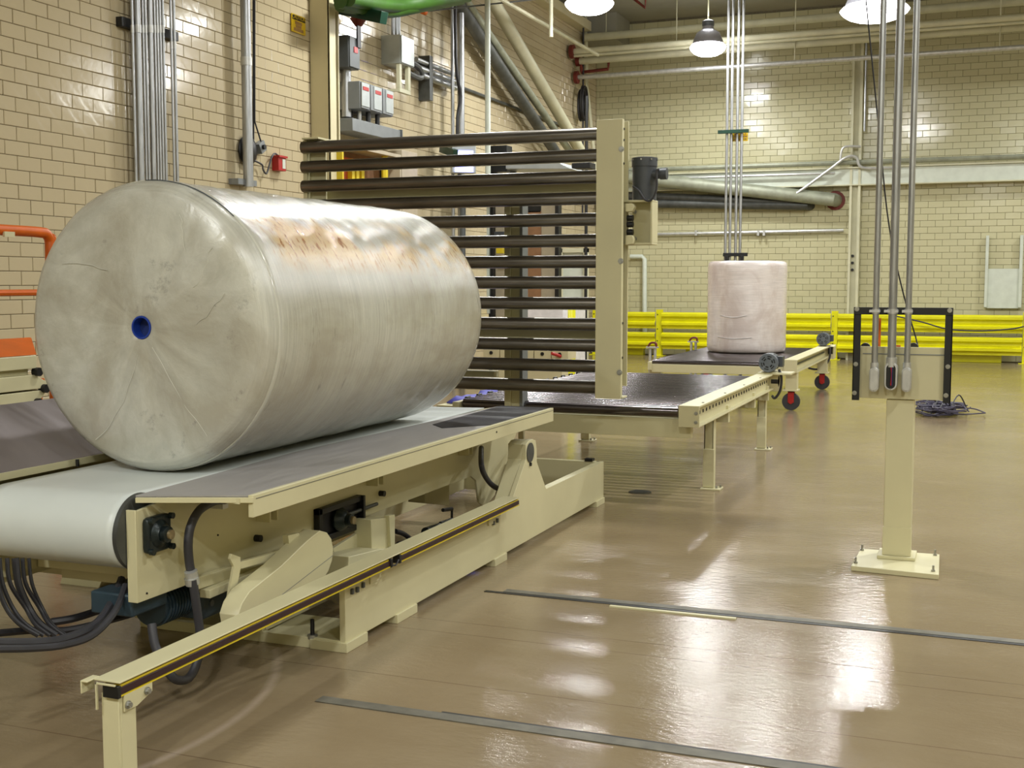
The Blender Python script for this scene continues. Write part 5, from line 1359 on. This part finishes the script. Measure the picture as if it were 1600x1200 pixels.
# ================================================================== SAFETY BUMPER RAIL (on its own post)
sr_ = thing('safety_rail', (-2.56, 4.7, 0), 'cream rail with yellow and maroon contact strip in front of the machine base', 'safety rail')
SX = -2.52
e0 = PX(SX, 186, 1082); e1 = PX(SX, 811, 788)
zb2, zt3 = .346, .381
ya, yb3 = e0.y, e1.y
MB().box(SX - .10, SX + .004, ya - .0, yb3, .388, .394).build('top_plate', M['cream'], sr_, .002)
MB().box(SX - .10, SX - .094, ya + .05, yb3, .33, .39).build('rear_web', M['cream'], sr_, .002)
gap = PX(SX, 615, 885).y
for y0_, y1_ in ((ya, gap - .03), (gap + .06, yb3)):
    st = MB().box(SX - .03, SX - .004, y0_, y1_, zb2, zt3).build('contact_strip', M['yellow_strip'], sr_, .002)
    MB().box(SX + .0005, SX + .004, y0_, y1_, zb2 - .001, zb2 + .003).build('lower_lip', M['yellow_strip'], st)
    MB().box(SX - .006, SX + .001, y0_, y1_, zb2 + .0045, zt3 - .007).build('rubber_insert', M['maroon'], st, .002)
MB().box(SX - .055, SX + .006, ya - .012, ya + .004, zb2 - .004, zt3 + .002).build('end_cap', M['black'], sr_, .002)
for yy in (gap - .04, gap + .05): MB().box(SX - .03, SX + .008, yy, yy + .02, zb2 - .003, zt3 + .002).build('end_cap', M['black'], sr_, .002)
p = Vector((SX - .0, gap - .03, .355)); MB().tube([p, p + Vector((.015, .02, -.005)), p + Vector((.015, .05, .012)), p + Vector((.0, .075, .005))], .004, 6, 4).build('link_cable', M['rubber'], sr_)
# bent end of the top plate and post
MB().box(SX - .125, SX - .10, ya - .03, ya + .03, .388, .394).box(SX - .128, SX - .122, ya - .03, ya + .03, .35, .394).build('end_tab', M['cream'], sr_, .002)
MB().box(SX - .078, SX - .072, ya - .02, ya - .012, .30, .39).box(SX - .078, SX + .0, ya - .02, ya - .014, .384, .39).build('end_clip', M['cream'], sr_, .001)
MB().box(SX - .072, SX - .005, ya + .002, ya + .012, .0, .35).box(SX - .012, SX - .004, ya + .012, ya + .085, .0, .35).box(SX - .072, SX - .064, ya + .012, ya + .06, 0, .35).build('post', M['cream'], sr_, .002)
MB().box(SX - .11, SX + .04, ya - .04, ya + .12, 0, .012).build('post_foot', M['cream'], sr_, .002)
bk = MB().prism([Vector((SX - .002, y_, z_)) for y_, z_ in ((ya + .02, .29), (ya + .02, .345), (ya + .16, .345), (ya + .16, .315), (ya + .08, .29))], (.006, 0, 0)).build('bracket', M['cream'], sr_, .001)
for yy, zz in ((ya + .035, .31), (ya + .13, .325)): bolt(bk, (SX + .004, yy, zz), (1, 0, 0), .009, .014)
for q in (5.15, 5.6, 6.25): MB().box(SX - .094, BX + .002 + .0, q, q + .05, .25, .385).build('bracket', M['cream'], sr_, .001) if False else None
for q in (4.9, 6.35): MB().box(-2.62, -2.612, q, q + .09, .26, .335).box(-2.618, -2.55, q, q + .09, .33, .336).build('bracket', M['cream'], sr_, .001)
for px, py in ((549, 924), (557, 921), (566, 914), (770, 817), (776, 813)):
    p = PX(BX + .001, px, py); MB().box(BX, BX + .012, p.y - .008, p.y + .008, p.z - .012, p.z + .012).build('fixing', M['box_dark'], mb)

# ================================================================== CABLES LOWER LEFT
def floor_cable(pts, r, lab, mat='rubber'):
    return tag(MB().tube(pts, r, 8, 6).build('floor_cable', M[mat]), lab, 'cable')
cc = [
 ([PX(-3.2, 190, 905), PX(-3.15, 178, 935), PX(-3.1, 150, 975), PX(-3.1, 100, 998), PX(-3.1, 50, 1004), PX(-3.1, -10, 1004)], .017, 'thick grey hose curving left along the floor below the conveyor', 'rubber_grey'),
 ([PX(-3.1, 196, 915), PX(-3.05, 180, 955), PX(-3.05, 145, 992), PX(-3.05, 100, 1008), PX(-3.05, 50, 1013), PX(-3.05, -10, 1014)], .014, 'grey hose nearest the viewer on the floor below the conveyor', 'rubber_grey'),
 ([PX(-3.2, 205, 960), PX(-3.2, 150, 975), PX(-3.25, 100, 985), PX(-3.3, 50, 985), PX(-3.3, -10, 990)], .014, 'black hose running from the gear motor to the left', 'rubber'),
 ([PX(-3.3, 180, 945), PX(-3.3, 120, 965), PX(-3.35, 80, 972)], .016, 'short black hose behind the grey hoses', 'rubber')]
for pts, r, lab, mt in cc:
    pts = [Vector((p.x, p.y, max(p.z, r))) for p in pts]
    floor_cable(pts, r, lab, mt)
for k, (x0, xm, xe, r) in enumerate(((2, 20, 60, .008), (14, 40, 70, .008), (27, 45, 80, .014), (38, 62, 92, .008), (48, 66, 96, .007), (-6, 10, 52, .009))):
    pts = [PX(-3.35, x0 - 3, 872), PX(-3.33, x0 + 2, 912), PX(-3.3, xm, 950), PX(-3.25, (xm + xe) / 2, 975), PX(-3.2, xe + 8, 993)]
    pts = [Vector((p.x, p.y, max(p.z, r))) for p in pts]
    tag(MB().tube(pts, r, 8, 6).build('hanging_cable', M['rubber']), 'black cable %s from under the conveyor at the far left' % ('hanging first from the left', 'hanging second from the left', 'thickest of those hanging', 'hanging fourth from the left', 'hanging rightmost', 'hanging at the very edge')[k] if False else ['second black cable from the left hanging below the far left frame', 'third black cable from the left hanging below the far left frame', 'thickest of the black cables hanging below the far left frame', 'fifth black cable from the left hanging below the far left frame', 'rightmost of the black cables hanging below the far left frame', 'leftmost of the black cables hanging below the far left frame'][k], 'cable')
# support foot seen behind cables (rear left foot of the conveyor line)
ft = thing('pedestal_stand', PZ(0, 110, 935), 'cream wedge shaped support foot on the floor behind the black cables', 'support foot')
a, b = PZ(0, 82, 930), PZ(0, 175, 940)
yv = 5.2
MB().prism([PY(yv, *q) for q in ((98, 897), (160, 905), (148, 934), (90, 926))], (0, .12, 0)).build('wedge', M['cream'], ft, .003)
MB().prism([PY(yv - .02, *q) for q in ((82, 925), (172, 937), (170, 943), (83, 931))], (0, .3, 0)).build('foot_plate', M['cream'], ft, .002)

# ================================================================== MACHINE AT THE FAR LEFT
XM = -6.0
lm = thing('lift_platform', (XM - .4, 5.6, 0), 'cream platform machine with orange top and railing at the far left', 'platform')
zt4 = PX(XM, 57, 555).z
yE = PX(XM, 57, 555).y
z_a, z_b, z_c, z_d = zt4, PX(XM, 30, 578).z, PX(XM, 30, 588).z, PX(XM, 30, 611).z
MB().box(XM - 1.2, XM, 3.0, yE, z_b, z_a).build('top_beam', M['cream'], lm, .004)
MB().box(XM - 1.15, XM - .05, 3.0, yE - .03, z_c, z_b).build('recess', M['cream'], lm, .002)
MB().prism([Vector((XM, 3.0, z_c)), Vector((XM, yE - .02, z_c)), Vector((XM, yE + .14, (z_c + z_d) / 2 - .03)), Vector((XM, yE + .1, z_d)), Vector((XM, 3.0, z_d))], (-1.2, 0, 0)).build('middle_beam', M['cream'], lm, .004)
z_e = PX(XM, 30, 640).z
MB().prism([Vector((XM + .0, 3.0, z_d - .012)), Vector((XM, yE + .09, z_d - .012)), Vector((XM, yE - .02, z_e)), Vector((XM, 3.0, z_e))], (-1.2, 0, 0)).build('lower_beam', M['cream'], lm, .004)
MB().box(XM - 1.1, XM - .1, 3.2, yE - .2, 0, z_e).build('pedestal', M['cream'], lm, .004)
for px, py in ((59, 581), (70, 607), (59, 629)):
    p = PX(XM + .01, px, py); MB().cyl((XM - .02, p.y, p.z), (XM + .03, p.y, p.z), .03, n=16).build('rubber_wheel', M['black'], lm)
MB().prism([PX(XM - .02, *q) for q in ((60, 591), (69, 591), (72, 600))], (-.03, 0, 0)).build('orange_flap', M['orange'], lm)
MB().prism([PX(XM - .02, *q) for q in ((66, 615), (67, 630), (60, 623))], (-.03, 0, 0)).build('orange_flap', M['orange'], lm)
pa, pb = PX(XM - .01, 57, 554), PX(XM - .3, 49, 528)
MB().prism([pa, pb, Vector((pb.x, 3.1, pb.z)), Vector((pa.x, 3.1, pa.z))], (-.012, 0, .004)).build('orange_flap', M['orange'], lm)
MB().box(XM - 1.1, XM - .32, 3.1, yE - .1, zt4, zt4 + .02).build('orange_top', M['orange'], lm, .003)
XR = XM - .75
pts = [PX(XR, *q) for q in ((-60, 355), (0, 359), (62, 363), (74, 368), (79, 380), (79, 400))]
pts.append(Vector((XR, pts[-1].y, .02)))
MB().tube(pts, .042, 10, 5).build('railing', M['orange'], lm)
p, q = PX(XR, -60, 455), PX(XR, 79, 457); z = q.z
MB().tube([(XR, p.y, z), (XR, q.y, z)], .025, 8).build('railing_bar', M['orange'], lm)
p = PX(XR + .03, 12, 362); MB().box(XR + .03, XR + .05, p.y - .05, p.y + .05, p.z - .04, p.z).build('railing_tag', M['cream'], lm)
# blue sheet near the roller table's left side
a = PZ(.5, 720, 622)
random.seed(3)
m = MB(); vs = []; n = 9
for i in range(n):
    for j in range(n): vs.append((-4.35 + i * .05, 9.6 + j * .11, .62 + random.uniform(-.02, .05)))
fs = [(i * n + j, i * n + j + 1, (i + 1) * n + j + 1, (i + 1) * n + j) for i in range(n - 1) for j in range(n - 1)]
o = m.add(vs, fs).build('plastic_sheet', M['blue_cloth'], None); s = o.modifiers.new('thick', 'SOLIDIFY'); s.thickness = .01
tag(o, 'crumpled blue plastic sheet beside the left rail of the roller table', 'sheet')
stt = thing('side_stand', (-4.15, 9.9, 0), 'low cream side stand under the blue plastic sheet', 'stand')
MB().box(-4.4, -3.93, 9.5, 10.6, .55, .6).build('shelf', M['cream'], stt, .003)
MB().box(-4.35, -4.3, 9.55, 9.6, 0, .55).box(-4.02, -3.97, 9.55, 9.6, 0, .55).box(-4.35, -4.3, 10.5, 10.55, 0, .55).box(-4.02, -3.97, 10.5, 10.55, 0, .55).build('legs', M['cream'], stt, .003)
